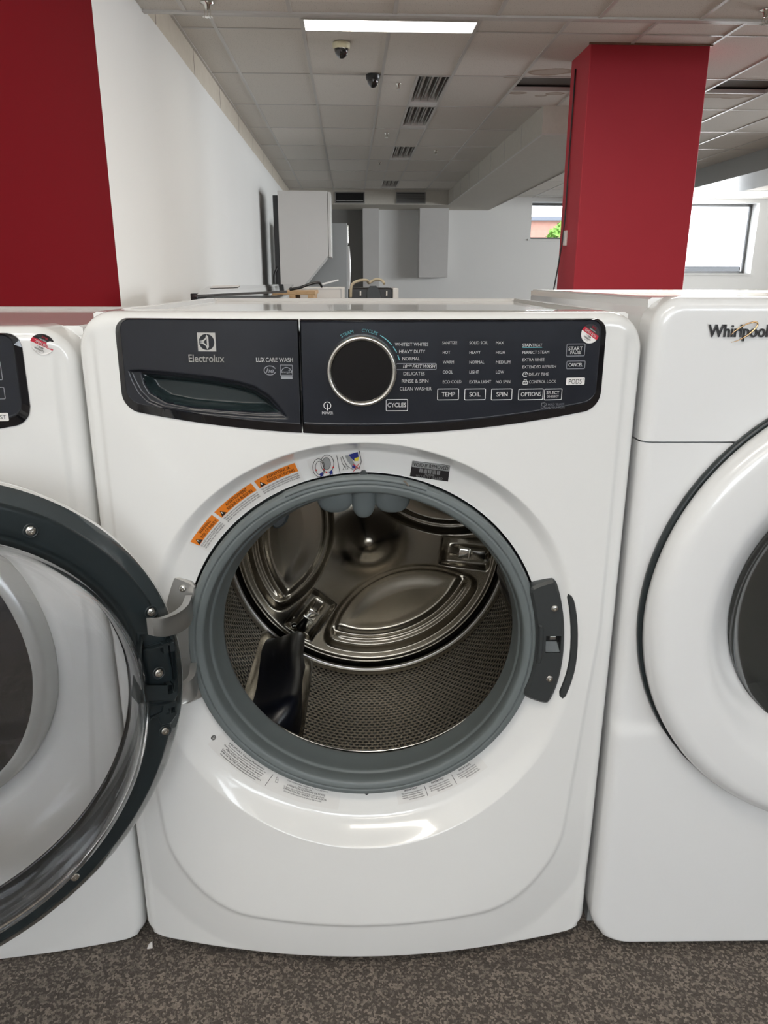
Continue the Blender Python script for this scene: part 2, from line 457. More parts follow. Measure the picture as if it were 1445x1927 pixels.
# pixel (of the photograph) -> point on a plane or surface, used to read positions off the picture
def ray(px, py):
    d = fw*CF + rt*(px-722.5) - up*(py-963.5); return d/np.linalg.norm(d)
class Frame:
    """an upright local frame: origin (x,y,z), turned by yaw"""
    def __init__(s, o, yaw): s.o = np.array(o, float); s.a = np.array([math.cos(yaw), math.sin(yaw), 0]); s.b = np.array([-math.sin(yaw), math.cos(yaw), 0])
    def at(s, px, py, surf=0.):
        d = ray(px, py); y = surf if not callable(surf) else 0.
        rel = np.array([0, 0, CH])-s.o
        for _ in range(6 if callable(surf) else 1):
            k = (y-rel@s.b)/(d@s.b); P = rel+d*k; X, Z = P@s.a, P[2]
            if callable(surf): y = float(surf(X, Z))
        return float(X), float(Z)

# ================================================================== the setting
CEIL, LOW, YB = 2.688, 2.487, 17.4
obj('floor', newbox((-1.3, -4.0, -.05), (11.6, YB+.3, 0.)), M['carpet'], kind='structure')
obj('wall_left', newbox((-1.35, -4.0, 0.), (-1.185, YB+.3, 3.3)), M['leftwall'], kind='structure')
def wall_with_holes(name, axis, c0, c1, lo, hi, z0, z1, holes, m):
    """holes: (a0,a1,z0,z1) along the wall's running axis"""
    bm = bmesh.new()
    def bx(a0, a1, q0, q1):
        if a1-a0 < 1e-4 or q1-q0 < 1e-4: return
        if axis == 'x': box(bm, (a0, c0, q0), (a1, c1, q1))
        else: box(bm, (c0, a0, q0), (c1, a1, q1))
    x = lo
    for a0, a1, h0, h1 in sorted(holes):
        bx(x, a0, z0, z1); bx(a0, a1, z0, h0); bx(a0, a1, h1, z1); x = a1
    bx(x, hi, z0, z1)
    return obj(name, bm, m, kind='structure')
W1 = (3.95, 5.30, 1.84, 2.60); W2 = (6.75, 8.98, 1.13, 2.60)
wall_with_holes('wall_back', 'x', YB, YB+.5, -1.185, 11.5, 0, 3.3, [W1, W2], M['wallwhite'])
FR = [(-1.1, .8, 1.3, 2.4), (1.05, 2.95, 1.3, 2.4), (3.25, 5.15, 1.3, 2.4)]
wall_with_holes('wall_front', 'x', -3.8, -3.65, -1.185, 11.5, 0, 3.3, FR, M['shopfront'])
wall_with_holes('wall_right', 'y', 11.5, 11.65, -3.8, YB+.3, 0, 3.3, [(6.0, 12.0, .8, 2.4)], M['wallwhite'])
def window(name, axis, c, a0, a1, z0, z1, mull=()):
    bm = bmesh.new(); w_ = .05
    def bx(p0, p1, q0, q1, d=.03):
        if axis == 'x': box(bm, (p0, c-d, q0), (p1, c+d, q1), .004, 1)
        else: box(bm, (c-d, p0, q0), (c+d, p1, q1), .004, 1)
    bx(a0, a1, z0, z0+w_); bx(a0, a1, z1-w_, z1); bx(a0, a0+w_, z0+w_, z1-w_); bx(a1-w_, a1, z0+w_, z1-w_)
    for q in mull: bx(q-.025, q+.025, z0+w_, z1-w_)
    o = obj(name, bm, M['frame'], kind='structure')
    g = bmesh.new()
    if axis == 'x': box(g, (a0+w_, c-.004, z0+w_), (a1-w_, c+.004, z1-w_))
    else: box(g, (c-.004, a0+w_, z0+w_), (c+.004, a1-w_, z1-w_))
    obj('window_pane', g, M['pane'], o)
    return o
window('window_1', 'x', YB+.34, *W1); window('window_2', 'x', YB+.34, *W2, mull=())
obj('trim_1', newbox((W2[0]-.02, YB-.03, W2[2]-.03), (W2[1]+.03, YB+.30, W2[2])), M['wallwhite'], kind='structure')
obj('trim_2', newbox((W1[0]-.06, YB-.04, W1[2]-.04), (W1[1]+.03, YB+.30, W1[2])), M['wallwhite'], kind='structure')
for i, q in enumerate(FR):
    window('window_%d' % (i+3), 'x', -3.72, *q, mull=((q[0]+q[1])/2,))
window('window_6', 'y', 11.57, 6.0, 12.0, .8, 2.4, mull=(8., 10.))

# far ceiling built tile by tile, two panels missing; the T-bar grid hangs a little below
def missing(cx_, y0, y1):
    return [(1.5135, 2.1231), (3.3423, 3.9519)], (7.34, 7.84)
bm = bmesh.new()
hx = [(1.5135, 2.1231), (3.3423, 3.9519)]
def cq(x0, x1, y0, y1, z): bm.faces.new([bm.verts.new(p) for p in ((x0, y0, z), (x1, y0, z), (x1, y1, z), (x0, y1, z))])
LX0, LX1, LY0, LY1 = X0, X0+2*S, 5.865, 6.13                  # ceiling light opening
louv = [(X0+1.5*S, X0+2*S, D0+k*T, D0+(k+1)*T) for k in (0, 1, 3, 6)]
louv.append((X0+5*S, X0+5.5*S, D0+T*1.0, D0+T*2))
cuts_x = sorted({-1.185, 11.5, *[X0+k*S for k in range(-1, 20)], X0+1.5*S, X0+5.5*S})
cuts_y = sorted({5.05, YB, 5.865, 6.13, 7.84, *[D0+k*T for k in range(-1, 9)]})
for i in range(len(cuts_x)-1):
    for j in range(len(cuts_y)-1):
        x0, x1, y0, y1 = cuts_x[i], cuts_x[i+1], cuts_y[j], cuts_y[j+1]; xm, ym = (x0+x1)/2, (y0+y1)/2
        if any(a < xm < b_ for a, b_ in hx) and 7.34 < ym < 7.84: continue
        if LX0 < xm < LX1 and LY0 < ym < LY1: continue
        if any(a < xm < b_ and c < ym < d_ for a, b_, c, d_ in louv): continue
        cq(x0, x1, y0, y1, CEIL)
bmesh.ops.remove_doubles(bm, verts=bm.verts, dist=1e-4)
ceil = obj('ceiling', bm, M['tile'], kind='structure')
bm = bmesh.new()
for k in range(-1, 20): box(bm, (X0+k*S-.012, 5.09, CEIL-.006), (X0+k*S+.012, YB, CEIL+.03))
for k in range(-1, 9): box(bm, (-1.185, D0+k*T-.011, CEIL-.005), (11.5, D0+k*T+.011, CEIL+.03))
for a, b_ in hx: box(bm, (a, 7.83, CEIL-.005), (b_, 7.852, CEIL+.03))
box(bm, (-1.185, LY0-.02, CEIL-.004), (11.5, LY0, CEIL+.03))
box(bm, (-1.185, 5.09, CEIL-.008), (-1.165, YB, CEIL+.03))
for c in (X0+1.5*S,): box(bm, (c-.008, D0, CEIL-.005), (c+.008, D0+7*T, CEIL+.02))
obj('trim_3', bm, M['grid'], kind='structure')
bm = bmesh.new(); box(bm, (-1.3, -3.8, 3.2), (11.6, YB+.3, 3.3)); obj('trim_4', bm, M['greywall'], kind='structure')
obj('added_gap_board', newbox((1.3, 7.2, CEIL+.05), (4.1, 8.0, CEIL+.07)), M['greywall'], kind='structure')  # board added to catch light, so the open gaps look dim instead of black
# nearer, lower ceiling that ends in a step
bm = bmesh.new()
cq(-1.185, 11.5, -3.7, 5.08, LOW)
box(bm, (-1.185, 5.08, LOW-.01), (11.5, 5.11, 3.2))
obj('ceiling', bm, M['tile'], kind='structure')
bm = bmesh.new()
for k in range(-1, 20): box(bm, (-.333+k*S-.012, -3.6, LOW-.006), (-.333+k*S+.012, 5.10, LOW+.02))
for k in range(0, 8): box(bm, (-1.185, 5.09-.5-k*T-.011, LOW-.005), (11.5, 5.09-.5-k*T+.011, LOW+.02))
box(bm, (-1.185, 5.075, LOW-.012), (11.5, 5.115, LOW+.012))
obj('trim_5', bm, M['grid'], kind='structure')

# ceiling light
t = empty('ceiling_light', ((LX0+LX1)/2, (LY0+LY1)/2, CEIL-.01), 0, 'lit rectangular ceiling light panel set across two ceiling tiles', 'ceiling light')
hw, hd_ = (LX1-LX0)/2, (LY1-LY0)/2
obj('diffuser', newbox((-hw+.02, -hd_+.015, .0), (hw-.02, hd_-.015, .006)), M['lampdiff'], t)
bm = bmesh.new()
box(bm, (-hw, -hd_, -.002), (hw, -hd_+.015, .07)); box(bm, (-hw, hd_-.015, -.002), (hw, hd_, .07))
box(bm, (-hw, -hd_+.015, -.002), (-hw+.02, hd_-.015, .07)); box(bm, (hw-.02, -hd_+.015, -.002), (hw, hd_-.015, .07))
obj('frame', bm, M['grid'], t)

# unlit fixtures with bare tubes and reflector louvres
ll = ['unlit tube light fixture, nearest of the row running down the ceiling', 'unlit tube light fixture, second in the ceiling row directly behind the nearest one',
      'unlit tube light fixture third in the ceiling row with blank tiles either side', 'small far unlit tube light fixture close to the back wall bulkhead',
      'shiny unlit tube light fixture in the ceiling right of the red column']
for i, (a, b_, c, d_) in enumerate(louv):
    t = empty('tube_light_fixture', ((a+b_)/2, (c+d_)/2, CEIL-.005), 0, ll[i], 'ceiling light', 'unlit tube light fixtures in the ceiling')
    w_, L = (b_-a)/2-.008, (d_-c)/2-.015
    bm = bmesh.new(); box(bm, (-w_, -L, .09), (w_, L, .1)); box(bm, (-w_, -L, 0), (-w_+.01, L, .1)); box(bm, (w_-.01, -L, 0), (w_, L, .1))
    box(bm, (-w_, -L, 0), (w_, -L+.01, .1)); box(bm, (-w_, L-.16, .0), (w_, L, .1), .01)
    obj('housing', bm, M['bgwhite'] if i < 4 else M['chrome'], t)
    for k in (-1, 0, 1):
        v, f = tube([(k*w_*.5, -L+.03, .035), (k*w_*.5, L-.24, .035)], .013, 10)
        pym('tube', v, f, M['tube'], t, True)
    bm = bmesh.new()
    for k in (-.75, -.25, .25, .75): box(bm, (k*w_-.004, -L+.01, .005), (k*w_+.004, L-.22, .09))
    obj('reflector', bm, M['steel'], t)

# dome cameras
def dome(loc, r, ring, label, base='dome_camera'):
    t = empty(base, loc, 0, label, 'security camera', 'dome cameras on the ceiling')
    v, f = lathe([(0.001, 0.), (r*1.0, 0.), (r*1.0, -.028), (r*.86, -.04), (r*.8, -.04)], 32)
    v = [(a, c, b_) for a, b_, c in v]; pym('mount', v, f, ring, t, 40)
    prof = [(r*.8*math.cos(k*PI/16), -.04-r*.95*math.sin(k*PI/16)) for k in range(9)]
    v, f = lathe(prof, 32); v = [(a, c, b_) for a, b_, c in v]; pym('dome', v, f, M['lensdark'], t, True)
dome((-.048, 6.42, CEIL-.006), .066, M['creamplastic'], 'small dark dome camera on a cream round base below the lit ceiling panel')
dome((.214, 7.33, CEIL-.006), .062, M['dark'], 'all-black dome camera on the ceiling between the lit panel and the tube fixtures')
dome((3.2, 15.1, CEIL-.006), .075, M['dark'], 'far black dome camera on the ceiling left of the red column')
# sprinklers
def sprinkler(x, y, z, s, label):
    t = empty('sprinkler', (x, y, z), 0, label, 'sprinkler', 'fire sprinklers on the ceiling')
    v, f = lathe([(.001, 0), (.034*s, -.001), (.036*s, -.004), (.014*s, -.012), (.011*s, -.035), (.001, -.036)], 20)
    v = [(a, c, b_) for a, b_, c in v]; pym('escutcheon', v, f, M['chrome'], t, True)
    bm = bmesh.new()
    for k in range(10):
        a = 2*PI*k/10; q = [(math.cos(a+e)*rr*s, math.sin(a+e)*rr*s) for e, rr in ((-.2, .012), (-.16, .026), (.16, .026), (.2, .012))]
        bt = [bm.verts.new((p[0], p[1], -.062*s)) for p in q]; tp = [bm.verts.new((p[0], p[1], -.060*s)) for p in q]
        bm.faces.new(bt); bm.faces.new(tp)
        for e in range(4): bm.faces.new((bt[e], bt[(e+1) % 4], tp[(e+1) % 4], tp[e]))
    box(bm, (-.013*s, -.013*s, -.063*s), (.013*s, .013*s, -.059*s))
    for sx in (-1, 1): box(bm, (sx*.014*s-.002, -.003, -.062*s), (sx*.014*s+.002, .003, -.03*s))
    box(bm, (-.003, -.003, -.06*s), (.003, .003, -.03))
    obj('deflector', bm, M['chrome'], t)
sprinkler(-.787, 4.93, LOW-.004, 1.15, 'chrome fire sprinkler on the near ceiling at the top left')
sprinkler(2.41, 4.90, LOW-.004, 1.15, 'chrome fire sprinkler on the near ceiling at the top right')
sprinkler(.451, 7.62, CEIL-.004, .8, 'small sprinkler between the black dome camera and the first tube fixture')
sprinkler(.456, 10.05, CEIL-.004, .8, 'small sprinkler left of the blank tile between the tube fixtures')
sprinkler(.462, 12.45, CEIL-.004, .8, 'tiny far sprinkler left of the third tube fixture')
sprinkler(1.19, 11.3, CEIL-.004, .8, 'tiny sprinkler right of the third tube fixture')

# boxed duct running to the back wall and the bulkhead across the back
def bulk(name, a, b_, m, n_, ax):
    bm = bmesh.new(); box(bm, a, b_)
    o = obj(name, bm, m, kind='structure')
    return o
o = bulk('trim_6', (1.98, 8.457, 2.42), (3.0, 16.2, CEIL), M['board'], 0, 0)
bm = bmesh.new()
for k in range(1, 8):
    y = 8.457+k*1.0; box(bm, (1.974, y-.006, 2.424), (1.982, y+.006, CEIL-.01))
box(bm, (1.972, 8.45, 2.414), (1.99, 16.2, 2.424)); box(bm, (1.975, 8.449, 2.414), (3.0, 8.458, 2.428)); box(bm, (2.98, 8.45, 2.414), (3.003, 16.2, 2.428))
obj('trim_7', bm, M['grid'], kind='structure')
bulk('trim_8', (-1.185, 16.2, 2.42), (3.0, YB, CEIL), M['board'], 0, 0)
bulk('trim_9', (5.6, 9.6, 2.42), (6.6, YB, CEIL), M['bggrey'], 0, 0)
def vent(x0, x1, z0, z1, m, label):
    t = empty('wall_vent', ((x0+x1)/2, 16.19, (z0+z1)/2), 0, label, 'vent')
    a, c = (x1-x0)/2, (z1-z0)/2
    bm = bmesh.new(); box(bm, (-a, -.012, -c), (a, 0, -c+.02)); box(bm, (-a, -.012, c-.02), (a, 0, c)); box(bm, (-a, -.012, -c+.02), (-a+.02, 0, c-.02)); box(bm, (a-.02, -.012, -c+.02), (a, 0, c-.02))
    obj('vent_frame', bm, M['greywall'], t)
    obj('vent_back', newbox((-a+.02, -.004, -c+.02), (a-.02, .0, c-.02)), m, t)
    if m is not M['void']:
        bm = bmesh.new()
        k = -c+.03
        while k < c-.03: box(bm, (-a+.02, -.010, k), (a-.02, -.004, k+.006)); k += .014
        obj('slats', bm, M['greywall'], t)
    else: obj('damper_blade', newbox((-a+.03, -.008, -.06), (a-.03, -.005, -.05)), M['steel'], t)
vent(-.29, .302, 2.435, 2.648, M['void'], 'open black vent at the left of the back bulkhead')
vent(.929, 1.519, 2.438, 2.651, M['dark'], 'grey slatted vent at the right of the back bulkhead')
obj('trim_10', newbox((-.9, YB-.01, 0), (.278, YB+.005, 2.42)), M['greywall'], kind='structure')
obj('trim_11', newbox((.278, YB-.3, 0), (.619, YB, 2.42)), M['boxpaint'], kind='structure')
obj('trim_12', newbox((1.477, YB-.45, 1.03), (2.089, YB, 2.42)), M['boxpaint'], kind='structure')

# red column with a little switch box and a hanging cable
t = empty('red_column', (2.27, 6.6, 0), 0, 'square red painted column rising to the ceiling behind the right machine', 'column')
bm = bmesh.new()
pts = rrect(-.455, -.26, .455, .26, .008, 3)
slabv = [bm.verts.new((a, c, 0)) for a, c in pts]; slabt = [bm.verts.new((a, c, CEIL-.001)) for a, c in pts]
for i in range(len(pts)): bm.faces.new((slabv[i], slabv[(i+1) % len(pts)], slabt[(i+1) % len(pts)], slabt[i]))
bm.faces.new(slabt); bm.faces.new(slabv)
obj('shaft', bm, M['red'], t)
obj('switch_box', newbox((-.475, .02, 1.27), (-.455, .08, 1.39), .004), M['bgwhite'], t)
v, f = tube(spline([(-.462, .1, 2.6), (-.466, .1, 2.0), (-.470, .09, 1.45), (-.50, .09, 1.1), (-.56, .09, .6), (-.56, .09, .02)]), .006, 8)
pym('cable', v, f, M['dark'], t, True)
obj('trim_13', newbox((1.80, 6.325, CEIL-.012), (2.74, 6.34, CEIL)), M['wood2'], kind='structure')

# ------------------------------------------------------------------ outside the far windows
obj('ground', newbox((-6, YB+.6, -.3), (30, 60, -.02)), M['asphalt'], kind='structure')
t = empty('brick_building', (7.0, 33, 0), 0, 'pinkish brick building outside the small far window', 'building')
obj('wall', newbox((-4, 0, -.2), (4.6, 5, 3.3)), M['brick'], t); obj('roof', newbox((-4.2, -.2, 3.3), (4.8, 5.2, 3.45)), M['roof'], t)
obj('window', newbox((1.2, -.03, 1.3), (2.4, .01, 2.6)), M['bgwhite'], t)
t = empty('tree', (8.3, 29, 0), 0, 'bright green tree outside the small far window', 'tree')
v, f = tube([(0, 0, -.1), (.05, 0, 1.0), (0, 0, 2.)], [.14, .11, .09], 10); pym('trunk', v, f, M['wood2'], t, True)
bm = bmesh.new()
for k in range(1400):
    a = random.uniform(0, 2*PI); e = math.acos(random.uniform(-1, 1)); rr = random.uniform(.6, 1.)**.5*1.1
    p = Vector((rr*math.sin(e)*math.cos(a), rr*math.sin(e)*math.sin(a), 2.2+rr*math.cos(e)*.9)); s = random.uniform(.07, .15)
    q = Matrix.Rotation(random.uniform(0, 6), 3, Vector((random.random(), random.random(), random.random()+.1)).normalized())
    bm.faces.new([bm.verts.new(p+q @ Vector(u)*s) for u in ((-1, 0, 0), (0, -.6, .1), (1, 0, 0), (0, .6, .1))])
obj('crown', bm, M['leaf'], t)
t = empty('distant_house', (20.2, 43, 0), 0, 'faint peaked roof far outside the large far window', 'building')
obj('wall', newbox((-5, 0, 0), (5, 5, .5)), M['bgwhite'], t)
bm = bmesh.new()
q = [bm.verts.new(p) for p in ((-1.0, -.2, .5), (1.0, -.2, .5), (1.0, 2, .5), (-1.0, 2, .5), (0, .9, 1.3))]
for ff in ((0, 1, 4), (1, 2, 4), (2, 3, 4), (3, 0, 4), (0, 3, 2, 1)): bm.faces.new([q[i] for i in ff])
obj('roof', bm, M['roof'], t)
t = empty('parked_car', (10.6, 23.5, 0), 0, 'parked car seen at the bottom of the large far window', 'car')
prof = [(-2.1, .25), (-2.15, .75), (-1.4, .92), (-.9, 1.42), (.7, 1.45), (1.35, .98), (2.1, .88), (2.2, .3)]
bm = bmesh.new(); A = [bm.verts.new((a, -.85, c)) for a, c in prof]; B = [bm.verts.new((a, .85, c)) for a, c in prof]
for i in range(8): bm.faces.new((A[i], A[(i+1) % 8], B[(i+1) % 8], B[i]))
bm.faces.new(A); bm.faces.new(B); obj('body', bm, M['carpaint'], t)
obj('side_window', newbox((-.9, -.87, .95), (.75, -.84, 1.35), .03), M['black_glass'], t)
for x in (-1.35, 1.35):
    v, f = lathe([(.001, -.9), (.3, -.9), (.32, -.86), (.32, -.7), (.001, -.7)], 28, (x, .3)); pym('wheel', v, f, M['dark'], t, 40)

# ================================================================== the open front-load washer
CZ = .518                                                    # centre height of the round recess
def bow(x): return -.034*(1-(x/.343)**2)
def flare(x, z): return -.014*smst((.34-z)/.30)*(1-(x/.343)**2)
def usdf(x, z):
    """distance outside the raised apron (positive outside)"""
    hw = np.where(z < .55, .283+.085*np.clip(z-.16, 0, .39), .316)
    zb = .094+.30*x*x
    qx = np.abs(x)-hw+.115; qz = zb+.115-z
    return np.hypot(np.maximum(qx, 0), np.maximum(qz, 0))+np.minimum(np.maximum(qx, qz), 0)-.115
def fyv(x, z, deep=True):
    x = np.asarray(x, float); z = np.asarray(z, float)
    u = usdf(x, z); y = bow(x)+flare(x, z)+.0025*smst(u/.008)+.13*np.clip(u, 0, .08)
    R = np.hypot(x, z-CZ); wd = .016+.015*(1-(z-CZ)/np.maximum(R, 1e-4))/2; t = np.sin(PI/2*np.clip((.2945-R)/wd, 0, 1))
    pan = smst((.262-np.abs(x))/.01)*smst((z-(.8235+.026*(np.abs(x)/.286)**2)-.004)/.006)*smst((.945-z)/.01)*.03
    return y*(1-t)-.32*(np.maximum(R, .23)-.252)*t+pan
def fy(x, z): return float(fyv(x, z))
def perimeter(hw, z0, z1, rt_, rb, step=.008):
    segs = []
    def line(a, b_): 
        n = max(2, int(math.hypot(b_[0]-a[0], b_[1]-a[1])/step)); return [(a[0]+(b_[0]-a[0])*i/n, a[1]+(b_[1]-a[1])*i/n) for i in range(n)]
    def arc(c, r, a0, n=10): return [(c[0]+r*math.cos(a0+PI/2*i/n), c[1]+r*math.sin(a0+PI/2*i/n)) for i in range(n)]
    P = []; N = []
    for seg, nr in ((line((hw, z0+rb), (hw, z1-rt_)), (1, 0)), (arc((hw-rt_, z1-rt_), rt_, 0), None), (line((hw-rt_, z1), (-hw+rt_, z1)), (0, 1)), (arc((-hw+rt_, z1-rt_), rt_, PI/2), None),
                    (line((-hw, z1-rt_), (-hw, z0+rb)), (-1, 0)), (arc((-hw+rb, z0+rb), rb, PI), None), (line((-hw+rb, z0), (hw-rb, z0)), (0, -1)), (arc((hw-rb, z0+rb), rb, 3*PI/2), None)):
        for i, p in enumerate(seg):
            P.append(p)
            if nr: N.append(nr)
            else:
                k = {1: 0, 3: PI/2, 5: PI, 7: 3*PI/2}[[1, 3, 5, 7][arcn[0]]]; a = k+PI/2*i/len(seg); N.append((math.cos(a), math.sin(a)))
        if not nr: arcn[0] += 1
    return P, N
arcn = [0]
def shell(surf, hw, z0, z1, rtop, rbot, roll, hole, hc, rings, depth, rc=None):
    """front panel: from a round hole out to a rounded rectangle, then rolled over its edges and carried back"""
    arcn[0] = 0
    P, N = perimeter(hw-roll, z0+.004, z1-roll, rtop, rbot)
    n = len(P); V = []; nr = 0
    cz = hc[1]
    th = [math.atan2(p[1]-CZ, p[0]) for p in P]
    for r in rings:
        k = min(1., max(0., (r-hole)/.03)); c = (hc[0]*(1-k), cz*(1-k)+CZ*k)
        for i in range(n): 
            x, z = c[0]+r*math.cos(th[i]), c[1]+r*math.sin(th[i]); V.append((x, surf(x, z), z))
        nr += 1
    R = rings[-1]; K = 64
    for j in range(1, K+1):
        t = j/K
        for i in range(n):
            ax, az = R*math.cos(th[i]), CZ+R*math.sin(th[i])
            x, z = ax+(P[i][0]-ax)*t, az+(P[i][1]-az)*t; V.append((x, surf(x, z), z))
        nr += 1
    for j in range(1, 8):
        a = PI/2*j/7; s, d = roll*math.sin(a), roll*(1-math.cos(a))
        for i in range(n):
            V.append((P[i][0]+N[i][0]*s, surf(*P[i])+d*(.35 if N[i][1] < -.7 else 1), P[i][1]+N[i][1]*(.004*math.sin(a) if N[i][1] < 0 else s)))
        nr += 1
    for i in range(n): V.append((P[i][0]+N[i][0]*roll, depth, P[i][1]+N[i][1]*(.004 if N[i][1] < 0 else roll)))
    nr += 1
    # return lip inside the hole
    f = grid_faces(n, nr, True)
    L = len(V)
    for i in range(n): V.append((hc[0]+hole*math.cos(th[i]), surf(hc[0]+hole*math.cos(th[i]), cz+hole*math.sin(th[i]))+.03, cz+hole*math.sin(th[i])))
    for i in range(n): f.append((i, (i+1) % n, L+(i+1) % n, L+i))
    return V, f
HOLE = .2405
RINGS = [HOLE, .2415, .250, .258]+[.262+.0012*i for i in range(30)]+[.302]
shellV, shellF = shell(lambda x, z: fy(x, z), .343, .02, .965, .032, .02, .017, HOLE, (0, .527), RINGS, .06)
shell_me = bpy.data.meshes.new('front_panel'); shell_me.from_pydata(shellV, [], shellF); shell_me.update(); shell_me.materials.append(M['enamel'])
for p in shell_me.polygons: p.use_smooth = True

def cabinet(parent, hw, z0, z1, y0, y1, m, rim=.024, h=.006):
    bm = newbox((-hw, y0, z0), (hw, y1, z1-.008), .006, 2)
    bmesh.ops.delete(bm, geom=[f_ for f_ in bm.faces if all(abs(v_.co.y-y0) < .0005 for v_ in f_.verts)], context='FACES')
    obj('cabinet', bm, m, parent, 40)
    nx, ny = 60, 60; V = []
    for j in range(ny+1):
        for i in range(nx+1):
            e = lambda t, L: (-L+2*L*(.5-.5*math.cos(PI*t)))
            x = e(i/nx, hw-.001); y = y0+(y1-y0)*(.5-.5*math.cos(PI*j/ny))
            d = min(hw-abs(x), y1-y, (y-y0)+.012); z = z1-.008+(.008 if d > .004 else .006)-h*float(smst((d-rim)/.008))+.0
            V.append((x, y, z))
    n = nx+1; F = grid_faces(n, ny+1)
    per = [i for i in range(n)]+[j*n+nx for j in range(1, ny+1)]+[ny*n+i for i in range(nx-1, -1, -1)]+[j*n for j in range(ny-1, 0, -1)]
    L = len(V)
    for i in per: V.append((V[i][0], V[i][1], z1-.012))
    for k in range(len(per)): F.append((per[k], per[(k+1) % len(per)], L+(k+1) % len(per), L+k))
    pym('top_panel', V, F, m, parent, 50)

# ---- fascia plates that follow the bowed front
PT = .0045                                                   # plate stands this far proud
def psurf(x, z): return bow(x)-PT
def plate(name, x0, x1, zlo, zhi, r_left, r_right, rbl, rbr, bev, parent, nx=110, nz=60, mod=None, mats=None, kl=1.6, kr=1.6):
    """plate between columns x0..x1 with curved lower edge; corners rounded by radius"""
    def corner(x, ins):
        a, b_ = x0+ins*kl, x1-ins*kr; lo, hi = 0., 0.
        rl, rr, bl, br = [max(q-ins, .0005) for q in (r_left, r_right, rbl, rbr)]
        if x < a+rl: hi = rl-math.sqrt(max(0, rl*rl-(a+rl-x)**2))
        if x > b_-rr: hi = rr-math.sqrt(max(0, rr*rr-(x-b_+rr)**2))
        if x < a+bl: lo = bl-math.sqrt(max(0, bl*bl-(a+bl-x)**2))
        if x > b_-br: lo = br-math.sqrt(max(0, br*br-(x-b_+br)**2))
        return zlo(x)+ins*2.4+lo, zhi(x)-ins*.2-hi
    def g(ins, yo, full):
        V = []
        for j in range(nz+1):
            for i in range(nx+1):
                u = i/nx; u = .5-.5*math.cos(PI*u) if not full else u*.5+.5*(.5-.5*math.cos(PI*u))
                x = x0+ins*kl+(x1-x0-ins*(kl+kr))*u; a, b_ = corner(x, ins); z = a+(b_-a)*j/nz
                V.append((x, bow(x)+yo+(mod(x, z) if (mod and full) else 0.), z))
        return V
    n = nx+1
    per = [i for i in range(n)]+[j*n+nx for j in range(1, nz+1)]+[nz*n+i for i in range(nx-1, -1, -1)]+[j*n for j in range(nz-1, 0, -1)]
    top = g(bev, -PT, True); out = g(0., -.001, True)
    if mod: out = g(0., -.001, True)
    V = list(top); F = grid_faces(n, nz+1); mi = [0]*len(F)
    L = len(V)
    for i in per: V.append((out[i][0], bow(out[i][0])-.0015, out[i][2]))
    L2 = len(V)
    for i in per: V.append((out[i][0], bow(out[i][0])+.003, out[i][2]))
    K = len(per)
    for k in range(K):
        F.append((per[k], per[(k+1) % K], L+(k+1) % K, L+k)); mi.append(1)
        F.append((L+k, L+(k+1) % K, L2+(k+1) % K, L2+k)); mi.append(1)
    me = bpy.data.meshes.new(name); me.from_pydata(V, [], F); me.update()
    o = obj(name, me, mats or [M['panel'], M['panelrim']], parent)
    if mod and mats and len(mats) > 2:
        for k in range(nx*nz):
            q = [V[i] for i in F[k]]; x = sum(a[0] for a in q)/4; z = sum(a[2] for a in q)/4
            if mod(x, z) > .006: mi[k] = 2
    for p, k in zip(me.polygons, mi):
        p.material_index = k; p.use_smooth = (k != 1)
    return o
WX, WY, WYAW = .0136, .9269, -.0236
FRM = Frame((WX, WY, 0), WYAW)
def P(px, py, s=None): return FRM.at(px, py, s or psurf)
def zlo(x): return .8235+.026*(abs(x)/.286)**2.0
def zhi(x): return .9575
def ink_on(off=.0005, base=psurf): return Ink(lambda x, z: (x, base(x, z)-off, z))

